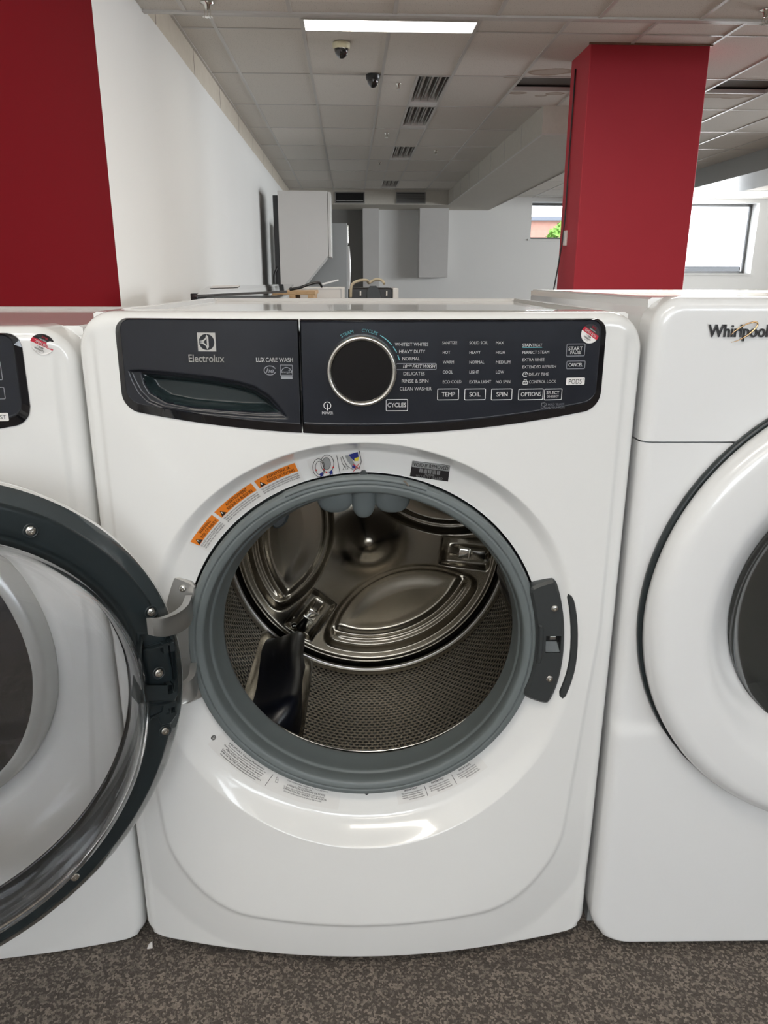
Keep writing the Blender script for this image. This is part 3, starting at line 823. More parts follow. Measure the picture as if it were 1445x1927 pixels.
def sticker(parent, cx_, cz, r, rot, off, base, peeled=False):
    """round sticker: black top, red band, white bottom"""
    def cut(d0, d1, n=20):
        a1, a0 = math.acos(max(-1, min(1, d0))), math.acos(max(-1, min(1, d1)))
        A = [a0+(a1-a0)*i/n for i in range(n+1)]
        return [(math.sin(a), math.cos(a)) for a in A]+[(-math.sin(a), math.cos(a)) for a in A[::-1]]
    V, F, mi = [], [], []
    for k, (d0, d1) in enumerate(((.30, 1.), (-.15, .30), (-1., -.15))):
        q = cut(d0, d1); 
        p = []
        for a, b_ in q:
            if not p or math.hypot(a-p[-1][0], b_-p[-1][1]) > 1e-5: p.append((a, b_))
        if math.hypot(p[0][0]-p[-1][0], p[0][1]-p[-1][1]) < 1e-5: p.pop()
        o = len(V); c, s = math.cos(rot), math.sin(rot)
        for a, b_ in p:
            x, z = cx_+r*(a*c-b_*s), cz+r*(a*s+b_*c)
            lift = .004*max(0, -a-.35) if peeled else 0
            V.append((x, base(x, z)-off-lift, z))
        F.append(tuple(range(o, len(V)))); mi.append(k)
    st = pym('sticker', V, F, [M['stickblack'], M['stickred'], M['stickwhite']], parent, mats=mi)
    lab(st, 'round open box sticker in black, red and white')
    def conv(dx, dz): 
        c, s = math.cos(rot), math.sin(rot); return cx_+r*(dx*c-dz*s), cz+r*(dx*s+dz*c)
    lift = (lambda x, z: (x, base(x, z)-off-.0004-(.0014 if peeled else 0), z))
    for txts, m in (([('OPEN BOX', 0, .075, .26, 1.5, .02)], M['stickwhite']), ([('SMS', .0, .72, .20, .55, .02)], M['stickred']),
                    ([('1 YEAR', 0, -.30, .17, .62, .02), ('WARRANTY', 0, -.54, .17, .95, .02), ('open box', 0, -.74, .08, .45, .0)], M['inkblack']), ([('Appliances', 0, .46, .12, .8, 0.)], M['stickwhite'])):
        I = Ink(lift)
        for s, dx, dz, h, w_, bo in txts: I.text(s, *conv(dx, dz), h*r, w_*r, 'c', rot, bold=bo)
        I.obj('sticker_print', m, st)
    return st

washer = empty('open_front_load_washer', (WX, WY, 0), WYAW, 'white front-load washer with its door open, steel drum and dark control panel in the middle', 'washing machine')
o = bpy.data.objects.new('front_panel', shell_me); C.objects.link(o); o.parent = washer
cabinet(washer, .338, .024, .962, .055, .75, M['enamel'])
for sx in (-1, 1):
    for y in (.09, .68):
        v, f = lathe([(.001, 0.), (.024, 0.), (.024, .008), (.014, .012), (.010, .026), (.001, .026)], 20)
        v = [(a+sx*.27, c+y, b_) for a, b_, c in v]; pym('foot', v, f, M['dark'], washer, 40)

# detergent drawer with its scooped grip
hpts = [P(*q) for q in ((243, 698), (262, 697), (300, 700), (350, 705), (400, 711), (450, 720), (480, 729), (505, 745), (525, 765), (540, 786), (500, 786), (450, 783), (400, 779), (350, 774), (310, 768), (280, 756), (262, 738), (250, 716))]
hin = [P(*q) for q in ((263, 702), (300, 705), (350, 709), (400, 715), (450, 725), (480, 735), (505, 752), (530, 779), (480, 779), (420, 775), (360, 770), (310, 760), (280, 742), (268, 722))]
def psdf(pts, x, z):
    d = 1e9; ins = False; n = len(pts)
    for i in range(n):
        ax, az = pts[i-1]; bx_, bz = pts[i]; ex, ez = bx_-ax, bz-az
        t = max(0, min(1, ((x-ax)*ex+(z-az)*ez)/(ex*ex+ez*ez+1e-12))); d = min(d, math.hypot(x-ax-ex*t, z-az-ez*t))
        if (az > z) != (bz > z) and x < (bx_-ax)*(z-az)/(bz-az)+ax: ins = not ins
    return -d if ins else d
def scoop(x, z):
    if x < -.285 or x > -.08 or z > .91: return 0.
    a = psdf(hpts, x, z)
    if a > .003: return 0.
    b_ = psdf(hin, x, z)
    y = .0035*float(smst((.0015-a)/.004))
    if b_ < .002: y += .020*float(smst((.0005-b_)/.010))
    return y
XS = P(565, 700)[0]
drawer = plate('detergent_drawer', P(222, 690)[0], XS-.0005, zlo, zhi, .017, .0008, .020, .0008, .0045, washer, 150, 90, scoop, [M['panel'], M['panelrim'], M['pocket']], 1.6, .25)
def dsurf(x, z): return bow(x)-PT
I = ink_on()
# square emblem with a cut-out round sign
x0, z0 = P(373, 658); x1, z1 = P(405, 629); cx_, cz = (x0+x1)/2, (z0+z1)/2; hs = (x1-x0)/2
def ringpoly(I, outer, inner):
    n = len(outer); I.add(outer+inner, [(i, (i+1) % n, n+(i+1) % n, n+i) for i in range(n)])
n_ = 48
sq = []
for i in range(n_):
    a = 2*PI*i/n_; k = 1/max(abs(math.cos(a)), abs(math.sin(a))); sq.append((cx_+hs*k*math.cos(a), cz+hs*k*math.sin(a)))
ringpoly(I, sq, disc(cx_, cz, hs*.86, n_))
def tri(I, pts): I.poly([(cx_+hs*a, cz+hs*b_) for a, b_ in pts])
tri(I, [(-.86, .1), (-.35, .02), (.05, .42), (.02, .80), (-.12, .42), (-.45, .18)])
tri(I, [(-.86, -.1), (-.45, -.18), (-.12, -.42), (.02, -.80), (.05, -.42), (-.35, -.02)])
tri(I, [(.02, .80), (.22, .55), (.22, -.55), (.02, -.80)])
x0, z0 = P(355, 674); x1, _ = P(422, 674)
I.text('Electrolux', x0, z0, .0085, x1-x0, bold=.018)
I.obj('logo', M['silverlogo'], drawer)
I = ink_on(); x0, z0 = P(482, 677); x1, _ = P(551, 677); xm, _ = P(499, 677)
I.text('LUX', x0, z0, .0048, xm-x0-.0004, bold=.03); I.text('CARE WASH', xm+.0006, z0, .0048, x1-xm-.0006, bold=.008)
I.obj('printed_legend', M['ink'], drawer)
I = ink_on(); cx_, cz = P(508, 697); I.line([(cx_+.0068*math.cos(a*PI/16), cz+.0052*math.sin(a*PI/16)) for a in range(2, 31)], .0009)
I.text('he', cx_, cz, .0052, .0095, 'c', bold=.02, shear=.3)
x0, z0 = P(528, 706); x1, z1 = P(550, 687); I.frame(x0, z0, x1, z1, .0006, .0003); I.quad(x0+.0006, z0-.0045, x1-.0002, z0-.0012)
xm = (x0+x1)/2; I.line([(xm+.006*math.cos(PI*k/12), z0+.003+.006*math.sin(PI*k/12)) for k in range(13)], .0008)
I.text('energy', xm-.001, z0+.0038, .0022, .009, 'c', shear=.3); 
st = []
for k in range(10): a = PI/2+k*PI/5; rr = .0026 if k % 2 == 0 else .0011; st.append((xm+.0048+rr*math.cos(a), z0+.0045+rr*math.sin(a)))
I.line(st, .0005, True)
I.obj('printed_badges', M['inkgrey'], drawer)

# control fascia
fascia = plate('control_panel', XS+.0007, P(1139, 660)[0], zlo, zhi, .0008, .017, .0008, .020, .0045, washer, 130, 40, kl=.25)
W_, G_, T_ = ink_on(), ink_on(), ink_on()
def put(I, s, xl, xr, yc, hpx, bold=.008, shear=0.):
    x0, z = P(xl, yc); x1, _ = P(xr, yc); _, za = P(xl, yc-hpx/2); _, zb = P(xl, yc+hpx/2)
    I.text(s, x0, z, za-zb, x1-x0, bold=bold, shear=shear)
for s, a, b_, y in (('WHITEST WHITES', 743, 806, 648), ('HEAVY DUTY', 751, 800, 661.5), ('NORMAL', 757, 790, 675), ('DELICATES', 759, 799, 703), ('RINSE & SPIN', 756, 806, 717), ('CLEAN WASHER', 752, 812, 731.5)):
    put(W_, s, a, b_, y, 6.2)
put(W_, '18', 758, 766, 689.5, 6.5, .02, .25); put(W_, 'MIN', 766.5, 775, 688, 3.4, .01, .25); put(W_, 'FAST WASH', 776, 819, 689.5, 6.5, .02, .25)
for col in (((832, 860), 'SANITIZE', 645), ((833, 847), 'HOT', 663), ((833, 854), 'WARM', 681.5), ((833, 852), 'COOL', 700), ((833, 868), 'ECO COLD', 718.5),
            ((883, 918), 'SOLID SOIL', 645), ((883, 904), 'HEAVY', 663), ((883, 911), 'NORMAL', 681.5), ((883, 901), 'LIGHT', 700), ((883, 924), 'EXTRA LIGHT', 718.5),
            ((933, 948), 'MAX', 645), ((933, 950), 'HIGH', 663), ((933, 960), 'MEDIUM', 681.5), ((933, 948), 'LOW', 700), ((933, 960), 'NO SPIN', 718.5),
            ((983, 1033), 'PERFECT STEAM', 663), ((983, 1024), 'EXTRA RINSE', 677), ((983, 1046), 'EXTENDED REFRESH', 690.5), ((995, 1032), 'DELAY TIME', 704.5), ((995, 1046), 'CONTROL LOCK', 718.5)):
    put(W_, col[1], col[0][0], col[0][1], col[2], 5.4)
put(W_, 'STAIN', 983, 1001, 649.5, 5.6, .028); put(W_, 'TREAT', 1001.5, 1020, 649.5, 5.6, .008)
T_.quad(*P(983, 654.6), *P(1020, 653.4))
for s, a, b_, y, h in (('TEMP', 831, 856, 742, 8), ('SOIL', 883, 904, 742, 8), ('SPIN', 934, 955, 742, 8), ('OPTIONS', 980, 1018, 742, 7.6), ('SELECT', 1028, 1052, 739, 5.6), ('DE-SELECT', 1029, 1051, 746, 3.6),
                    ('CYCLES', 729, 764, 762, 8), ('START', 1069.5, 1096, 656, 7), ('PAUSE', 1073, 1093, 663.5, 5.2), ('CANCEL', 1069.5, 1096, 686.5, 6), ('POWER', 606, 627, 777, 5)):
    put(W_, s, a, b_, y, h, .022)
for x0, y0, x1, y1 in ((823, 731.5, 863, 752.5), (874, 731.5, 913.5, 752.5), (924, 731.5, 963.5, 752.5), (975, 731.5, 1022, 752.5), (1023.5, 731.5, 1057.5, 752.5), (726.5, 751.5, 767, 773)):
    a, c = P(x0, y1); b_, d_ = P(x1, y0); W_.frame(a, c, b_, d_, .0007)
for x0, y0, x1, y1 in ((746, 684, 821, 695.5), (1065, 647, 1101, 670), (1065.5, 679, 1101, 694)):
    a, c = P(x0, y1); b_, d_ = P(x1, y0); G_.frame(a, c, b_, d_, .0007)
put(G_, "HOLD 'SELECT'", 1031, 1061, 761, 3.6); put(G_, '3s TO MUTE/UNMUTE', 1017, 1062, 767.5, 3.6)
a, c = P(1022, 761); G_.line([(a-.002, c-.0018), (a-.002, c+.0018), (a+.0005, c+.0018), (a+.002, c+.003), (a+.002, c-.003), (a+.0005, c-.0018)], .0005, True); G_.line([(a+.003, c-.0015), (a+.004, c), (a+.003, c+.0015)], .0005)
# clock and padlock signs, power sign
a, c = P(988, 704.5); W_.line([(a+.0028*math.cos(k*PI/10), c+.0028*math.sin(k*PI/10)) for k in range(19)], .0006); W_.line([(a, c+.0018), (a, c), (a+.0014, c)], .0005)
a, c = P(988, 719.5); W_.frame(a-.0026, c-.0022, a+.0026, c+.0010, .0006, .0003); W_.line([(a-.0016, c+.001), (a-.0016, c+.003), (a+.0016, c+.003), (a+.0016, c+.001)], .0006); W_.quad(a-.0004, c-.0012, a+.0004, c)
a, c = P(616, 763); W_.line([(a+.0042*math.cos(-1.2+k*.26), c+.0042*math.sin(-1.2+k*.26)) for k in range(22)], .0007); W_.quad(a-.0004, c-.005, a+.0004, c+.002); W_.poly([(a-.0011, c-.0045), (a, c-.0062), (a+.0011, c-.0045), (a, c-.003)])
pods = ink_on(.0004); a, c = P(1064.5, 724.5); b_, d_ = P(1100.5, 710); pods.poly(rrect(a, c, b_, d_, .0014, 4)); pods.obj('pods_button', M['stickwhite'], fascia)
K_ = ink_on(.0008); a, c = P(1070, 718); b_, _ = P(1094, 718); K_.text('PODS', a, c, .0058, b_-a, bold=.0); a, c = P(1097, 713.5); K_.text('®', a-.001, c, .0022, .0018); K_.obj('button_print', M['inkblack'], fascia)
# indicator dots
dk = ink_on(.0004)
for x in (828, 879, 929, 979):
    for y in ((645, 663, 681.5, 700, 718.5) if x < 970 else (649.5, 663, 677, 690.5, 704.5, 718.5)):
        a, c = P(x, y-2.5); dk.poly(disc(a, c, .0006, 8))
a, c = P(753, 689.5); dk.poly(disc(a, c, .0007, 8)); dk.obj('indicator_holes', M['void'], fascia)
# cycle dial
dcx, dcz = P(681, 697); dr = .0403
tz = lambda a0_, a1_, r, w_: T_.line([(dcx+r*math.cos(math.radians(a)), dcz+r*math.sin(math.radians(a))) for a in np.linspace(a0_, a1_, 14)], w_)
tz(62, 40, dr*1.12, .0009); tz(37, 27, dr*1.12, .0009); tz(23, 15, dr*1.12, .0009)
def arc_text(I, s, c, r, amid, h, width_m, bold=.01, flip=1):
    v, f = text2d(s); v = v.copy()
    if bold:
        k = len(v); v = np.concatenate([v+np.array(d)*bold*.75 for d in ((0, 0), (1, 0), (-1, 0), (0, .8), (0, -.8))]); f = [tuple(i+k*j for i in q) for j in range(5) for q in f]
    v = v.copy(); v[:, 0] -= v[:, 0].min()
    hh = text2d('H')[0][:, 1].max(); w_ = v[:, 0].max(); v[:, 0] = (v[:, 0]/w_-.5)*width_m; v[:, 1] = v[:, 1]/hh*h
    q = []
    for a, b_ in v:
        if flip > 0: R = r+b_; t = math.radians(amid)-a/r
        else: R = r-b_; t = math.radians(amid)+a/r
        q.append((c[0]+R*math.cos(t), c[1]+R*math.sin(t)))
    I.add(q, f)
arc_text(T_, 'STEAM', (dcx, dcz), dr*1.085, 112, .0034, .015); arc_text(T_, 'CYCLES', (dcx, dcz), dr*1.085, 78, .0034, .018)
W_.obj('printed_legend', M['ink'], fascia); G_.obj('printed_outlines', M['inkgrey'], fascia); T_.obj('teal_marks', M['inkteal'], fascia)
yb = bow(dcx)-PT
v, f = lathe([(dr*1.02, yb+.002), (dr*1.02, yb-.002), (dr, yb-.010), (dr*.985, yb-.0145), (dr*.95, yb-.016), (dr*.90, yb-.0155), (dr*.87, yb-.0135), (dr*.86, yb-.012)], 96, (dcx, dcz))
dial = pym('dial', v, f, M['silver'], washer, True); lab(dial, 'satin silver dial ring with a black glass face')
v, f = lathe([(dr*.865, yb-.0125), (dr*.85, yb-.0131), (dr*.5, yb-.0133), (.0005, yb-.0133)], 96, (dcx, dcz)); pym('dial_face', v, f, M['black_glass'], dial, 8)
sx_, sz_ = P(1110, 628); sticker(washer, sx_, sz_, .0112, math.radians(-33), .001, psurf)

# ---- the grey door seal
LC = (.006, .521)
def gc(y): k = min(1, max(0, y/.05)); return (LC[0]*k, .527*(1-k)+LC[1]*k)
def arcprof(a, b_, bulge, n=6):
    out = []
    for i in range(n+1):
        t = i/n; out.append((a[0]+(b_[0]-a[0])*t+bulge[0]*math.sin(PI*t), a[1]+(b_[1]-a[1])*t+bulge[1]*math.sin(PI*t)))
    return out
prof = [(.2372, .03), (.2372, .0)]+arcprof((.2372, -.002), (.2335, -.0095), (.0006, -.0006), 4)+arcprof((.2328, -.0095), (.2275, -.0100), (0, -.0002), 3) + [(.2270, -.0080), (.2262, -.0080)] \
    + arcprof((.2256, -.0102), (.2175, -.0080), (0, -.0003), 4)+arcprof((.2160, -.0065), (.2135, .010), (-.0006, .001), 5)+[(.2130, .0125), (.2115, .0130)]+arcprof((.2105, .018), (.2065, .048), (.0005, .0), 5)\
    + arcprof((.2062, .050), (.2085, .060), (-.0012, 0), 4)+[(.222, .064), (.250, .070), (.262, .072)]
v, f = lathe(prof, 180, cfun=gc)
gasket = pym('door_seal', v, f, M['gasket'], washer, True)
# thicker moulded upper bead, drain tongue, nozzles
v, f = lathe([(.2378, .001), (.2392, -.004), (.2385, -.0085), (.2350, -.0112), (.2322, -.0108), (.2320, -.009)], 60, (0, .527), a0=math.radians(70), a1=math.radians(115))
pym('seal_bead', v, f, M['gasket'], gasket, True)
for a, s, (px_0, py_0) in ((90, 1, (684, 893)), (-90, -1, (690, 1491))):
    x, z = P(px_0, py_0, lambda x, z: -.003)
    bm = bmesh.new(); slab(bm, [(x-.0085, z-.004*s), (x+.0085, z-.004*s), (x+.0022, z+.0052*s), (x-.0022, z+.0052*s)] if s > 0 else [(x-.0055, z), (x+.0055, z), (x, z-.0048)], .004, -.0045, .001)
    obj('centre_mark', bm, M['gasket_dark'], gasket)
bm = bmesh.new(); slab(bm, [P(*q, lambda x, z: .05) for q in ((650, 1422), (724, 1424), (712, 1433), (664, 1432))], .056, .046, .003); obj('drain_tongue', bm, M['gasket'], gasket)
for px_, py_, rx, rz in ((630, 938, .025, .021), (738, 938, .025, .021), (684, 940, .017, .027)):
    x, z = P(px_, py_, lambda x, z: .075)
    bm = bmesh.new(); bmesh.ops.create_uvsphere(bm, u_segments=28, v_segments=16, radius=1.)
    for q in bm.verts: q.co = Vector((x+(abs(q.co.x)**.8)*math.copysign(1, q.co.x)*rx, .078+q.co.y*.008, z+q.co.z*rz))
    obj('spray_nozzle', bm, M['gasket'], gasket, True)
bm = bmesh.new(); slab(bm, chaikin([P(*q, lambda x, z: .05) for q in ((508, 975), (545, 952), (543, 978), (530, 994), (512, 996))], 1), .075, .05, .003); obj('seal_lug', bm, M['gasket_dark'], gasket)
I = Ink(lambda x, z: (x, -.0125, z)); a, c = P(765, 909, lambda x, z: -.0125); I.line([(a-.004, c+.003), (a-.001, c+.001), (a+.002, c-.003), (a+.0035, c-.003)], .002); I.obj('clip', M['chrome'], gasket)  # bright chrome squiggle on the seal, a painted drip of light

# ---- the drum
DC = (.005, .527); DR = .262; DB = .415
drum = empty('drum', (0, 0, 0), 0, '', ''); del drum['label']; del drum['category']; drum.parent = washer
N_ = 180; V, F, UV = [], [], []
ys = [.085, .10, .103]+[.103+.284*i/24 for i in range(1, 25)]+[.395, .400, .405]
for y in ys:
    rr = DR+(.004 if .099 < y < .392 else 0)
    for i in range(N_+1):
        a = 2*PI*i/N_; V.append((DC[0]+rr*math.cos(a), y, DC[1]+rr*math.sin(a))); UV.append((a*DR, y-.088))
F = grid_faces(N_+1, len(ys))
o = pym('drum_wall', V, F, M['perf'], drum, True)
uv = o.data.uv_layers.new(name='UVMap')
for lp in o.data.loops: uv.data[lp.index].uv = UV[lp.vertex_index]
# embossed back
nr, na = 150, 360; V = []
sp = [math.radians(a) for a in (-127, -7, 113)]
def back_y(px_, pz):
    r = math.hypot(px_, pz); th = math.atan2(pz, px_)
    y = 0.
    # three lens-shaped pressed fields between the spokes
    best = -1.; s2b = 0.
    for k in range(3):
        c = sp[k]+PI/3; cx2, cz2 = .262*math.cos(c), .262*math.sin(c)
        s1 = .232-r; s2 = .196-math.hypot(px_-cx2, pz-cz2); k_ = .02
        h = max(k_-abs(s1-s2), 0)/k_; s = min(s1, s2)-h*h*k_*.25
        if s > best: best = s; s2b = s2
    s = best; s2 = s2b
    if s > 0:
        y += .018*float(smst(s/.010)) + .007*float(smst((s-.015)/.008)) - .004*float(smst((s-.03)/.03))
        y -= .013*math.exp(-((.232-r-.031)/.0075)**2)*float(smst((s2-.008)/.02))
    # outer rolled rim
    y += -.006*math.exp(-((r-.2475)/.004)**2) + .010*float(smst((r-.250)/.006))
    # hub cone
    y -= .046*math.exp(-(math.hypot(px_, pz-.012)/.043)**2.1)
    # bolted ends of the spokes
    for a in sp:
        u = px_*math.cos(a)+pz*math.sin(a); w_ = -px_*math.sin(a)+pz*math.cos(a)
        if u > .12:
            y += .012*float(smst((u-.135)/.02))*float(smst((.031-abs(w_))/.007))*float(smst((.236-u)/.006))
            y -= .017*float(smst((u-.150)/.03))*float(smst((.0125-abs(w_))/.006))*float(smst((.232-u)/.006))
    return y
for j in range(nr+1):
    r = .0008+(.2615-.0008)*j/nr
    for i in range(na):
        a = 2*PI*i/na; V.append((DC[0]+r*math.cos(a), DB+back_y(r*math.cos(a), r*math.sin(a)), DC[1]+r*math.sin(a)))
o = pym('drum_back', V, grid_faces(na, nr+1, True), M['drumback'], drum, True)
v, f = lathe([(.262, .088), (.240, .083), (.2290, .0785), (.2245, .0780), (.2232, .0800), (.2245, .0825), (.229, .084)], 160, DC); pym('drum_lip', v, f, M['chrome'], drum, True)
v, f = lathe([(.2625, .398), (.258, .397), (.2555, .401), (.258, .405), (.2625, .406)], 160, DC); pym('drum_seam', v, f, M['steel'], drum, True)
for k, a in enumerate(sp):
    ca, sa = math.cos(a), math.sin(a)
    def W3(rad, tan, y): return (DC[0]+rad*ca-tan*sa, y, DC[1]+rad*sa+tan*ca)
    V = []; ny = 24; prof = [(.262, -.042), (.256, -.034), (.240, -.022), (.218, -.013), (.204, -.006), (.201, 0), (.204, .006), (.218, .013), (.240, .022), (.256, .034), (.262, .042)]
    for j in range(ny+1):
        t = j/ny; y = .098+.296*t; e = min(1, min(t, 1-t)*9)**.5
        wob = .006*math.sin(t*PI*2)
        for rad, tn in prof: V.append(W3(.262-(.262-rad)*(.25+.75*e)*(.4 if k == 1 else 1.), 1.35*tn*(.55+.45*e)+wob, y))
    F = grid_faces(len(prof), ny+1)
    bf = pym('baffle', V, F, M['baffle'], drum, True)
    V = []
    for j in range(13):
        for q in (-.060, -.05, -.04, .04, .05, .060):
            y = .098+.296*j/12; rr = .2655 if abs(q) > .055 else .2600; V.append(W3(math.sqrt(rr*rr-q*q), q, y))
    pym('baffle_base', V, grid_faces(6, 13), M['drumback'], bf, True)
    # clip and bolt on the spoke end
    bm = bmesh.new()
    box(bm, (-.011, DB-.010, .172), (.011, DB+.010, .222), .002); box(bm, (-.013, DB-.013, .190), (.013, DB-.006, .194), .001)
    bmesh.ops.transform(bm, matrix=Matrix.Translation((DC[0], 0, DC[1])) @ Matrix.Rotation(-(a-PI/2), 4, 'Y'), verts=bm.verts)
    obj('spoke_clip', bm, M['chrome'], drum, 40)
    screw('bolt', drum, (DC[0]+.226*ca+.012*sa, DB+.004, DC[1]+.226*sa-.012*ca), (0, -1, 0), .007, M['chrome'])
# tub behind the seal so no light leaks past the drum
v, f = lathe([(.262, .072), (.28, .074), (.28, .46), (.0005, .47)], 64, DC); pym('tub', v, f, M['void'], drum)

# ---- stickers on the recess ring
rs = lambda x, z: 0.
PC = (0., .527)
def polar(r, a): return PC[0]+r*math.cos(math.radians(a)), PC[1]+r*math.sin(math.radians(a))
def ring_ink(off): return Ink(lambda x, z: (x, fy(x, z)-off, z))
def ann(I, r0_, r1_, a0_, a1_, n=16):
    K = max(2, int((r1_-r0_)/.0025))
    A = [polar(r1_+(r0_-r1_)*j/K, a0_+(a1_-a0_)*i/n) for j in range(K+1) for i in range(n+1)]
    I.add(A, grid_faces(n+1, K+1))
wl = ring_ink(.0004); ann(wl, .236+.006, .2700, 146.5, 108.0, 40); warn = wl.obj('warning_label', M['paper'], washer); lab(warn, 'clear warning label with three orange headed blocks')
ow = ring_ink(.0008)
for a0_, a1_ in ((145.8, 135.8), (134.8, 121.6), (120.6, 108.5)): ann(ow, .2570, .2690, a0_, a1_)
ow.obj('orange_block', M['orange'], warn)
bk, wt = ring_ink(.0012), ring_ink(.0016)
for (a0_, a1_), (t1, t2), body in (((145.8, 135.8), ('WARNING', 'RISK OF INJURY'), ['DO NOT reach into the appliance if the', 'drum is moving. DO NOT allow children', 'to play in or on the washer.']),
        ((134.8, 121.6), ('AVERTISSEMENT', 'RISQUE DE BLESSURE'), ["Ne pas mettre la main à l'intérieur de la laveuse si", "celle-ci est en marche. Ne laissez pas les enfants", "grimper dans ou sur la laveuse ou jouer avec."]),
        ((120.6, 108.5), ('ADVERTENCIA', 'RIESGO DE LESIONES'), ['No coloque la mano dentro de la lavadora mientras', 'las prendas están en movimiento. No permita que', 'los niños jueguen encima ni dentro de la lavadora.'])):
    am = (a0_+a1_)/2-.9; L = math.radians(abs(a1_-a0_))*.26
    arc_text(bk, t1, PC, .2638, am, .0036, L*(.48 if len(t1) < 9 else .58), .012); arc_text(bk, t2, PC, .2585, am-.2, .0036, L*.68, .012)
    for k, b_ in enumerate(body): arc_text(bk, b_, PC, .2532-.0029*k, (a0_+a1_)/2, .0020, L*.93, .008)
    c = polar(.2608, a0_-1.3); aa = math.radians(a0_-1.3)-PI/2
    tr = [(-.0042, -.0032), (.0042, -.0032), (0, .0042)]; rot = lambda p: (c[0]+p[0]*math.cos(aa)-p[1]*math.sin(aa), c[1]+p[0]*math.sin(aa)+p[1]*math.cos(aa))
    bk.poly([rot(p) for p in tr]); wt.poly([rot(p) for p in ((-.0005, -.0008), (.0005, -.0008), (.0008, .0020), (-.0008, .0020))])
bk.obj('label_print', M['inkblack'], warn); wt.obj('label_symbol', M['stickwhite'], warn)
# pictogram label
wl = ring_ink(.0004); ann(wl, .2415, .2685, 105.3, 89.6); pic = wl.obj('picture_label', M['paper'], washer); lab(pic, 'clear label with two small drawings of the seal and hands')
B, R_, U, Y_, Gy = ring_ink(.0012), ring_ink(.0016), ring_ink(.0014), ring_ink(.0016), ring_ink(.0010)
def el(cx_, cz, a, b_, rot=0., n=28): return [(cx_+a*math.cos(t)*math.cos(rot)-b_*math.sin(t)*math.sin(rot), cz+a*math.cos(t)*math.sin(rot)+b_*math.sin(t)*math.cos(rot)) for t in [2*PI*i/n for i in range(n)]]
rp = lambda px_, py_: P(px_, py_, lambda x, z: fy(x, z))
a, c = rp(600, 880); B.line(el(a, c, .0075, .0125), .0007, True); B.line(el(a+.001, c-.0003, .0052, .0095), .0006, True)
a, c = rp(616, 872); B.line(el(a, c, .0082, .0120), .0007, True); Gy.poly(el(a-.001, c, .0050, .0085)); B.line(el(a-.001, c, .0050, .0085), .0005, True)
for px_, py_ in ((604, 893), (622, 889)): 
    a, c = rp(px_, py_); U.poly([(a-.002, c+.001), (a+.002, c+.004), (a+.003, c-.001), (a, c-.003)]); B.line([(a-.001, c-.002), (a-.0015, c-.006)], .0006); B.line([(a+.0025, c-.001), (a+.003, c-.005)], .0006)
for px_, py_ in ((595, 884), (609, 883), (614, 888), (627, 879)): a, c = rp(px_, py_); R_.poly(disc(a, c, .0011, 10))
B.line([rp(633.5, 857), rp(640, 890)], .0006)
B.line([rp(*q) for q in ((644, 858), (648, 868), (655, 878), (666, 884), (676, 880), (680, 868), (676, 848))], .0007); B.line([rp(*q) for q in ((641, 860), (644, 872), (651, 881))], .0006)
Gy.poly([rp(*q) for q in ((649, 857), (654, 868), (662, 877), (670, 880), (667, 872), (658, 856))])
U.poly([rp(*q) for q in ((656, 855), (673, 850), (675, 860), (668, 868), (661, 862))]); Y_.poly([rp(*q) for q in ((667, 862), (676, 859), (674, 867), (667, 867))]); U.poly([rp(*q) for q in ((662, 877), (668, 874), (669, 881), (663, 881))])
R_.line([rp(665, 887), rp(676, 871)], .0008); R_.line([rp(664, 873), rp(677, 882)], .0008)
B.line([rp(645, 884), rp(655, 882), rp(650, 873)], .0007, True); B.line([rp(650, 877), rp(650, 881)], .0006)
for I, nme, m in ((B, 'drawing_lines', M['inkblack']), (R_, 'red_marks', M['red_print']), (U, 'blue_marks', M['blue_print']), (Y_, 'yellow_marks', M['yellow_print']), (Gy, 'grey_fill', M['sealsilver'])): I.obj(nme, m, pic)
# void seal
q = [rp(*a) for a in ((776, 867), (847, 876), (843, 906), (771, 896))]
def bil(u, v_): 
    a = [q[3][k]+(q[2][k]-q[3][k])*u for k in (0, 1)]; b_ = [q[0][k]+(q[1][k]-q[0][k])*u for k in (0, 1)]; return a[0]+(b_[0]-a[0])*v_, a[1]+(b_[1]-a[1])*v_
I = ring_ink(.0005); I.add([bil(i/12, j/8) for j in range(9) for i in range(13)], grid_faces(13, 9)); seal = I.obj('security_seal', M['stickblack'], washer); lab(seal, 'dark security seal with a silver header')
I = ring_ink(.0009); I.add([bil(.01+.98*i/12, .62+.36*j/4) for j in range(5) for i in range(13)], grid_faces(13, 5))
for k in range(26):
    if (k*7) % 5 != 0: I.poly([bil(.2+.6*k/26, .33), bil(.2+.6*(k+.45+.3*(k % 2))/26, .33), bil(.2+.6*(k+.45+.3*(k % 2))/26, .58), bil(.2+.6*k/26, .58)])
rot = math.atan2(q[1][1]-q[0][1], q[1][0]-q[0][0])
I.text('SECURITY SEALED', *bil(.5, .10), .0035, .034, 'c', rot, bold=.01); I.text('9538088', *bil(.5, .25), .0022, .012, 'c', rot); I.obj('seal_foil', M['sealsilver'], seal)
I = ring_ink(.0013); I.text('VOID IF REMOVED', *bil(.5, .80), .0048, .044, 'c', rot, bold=.012); I.obj('seal_print', M['inkblack'], seal)
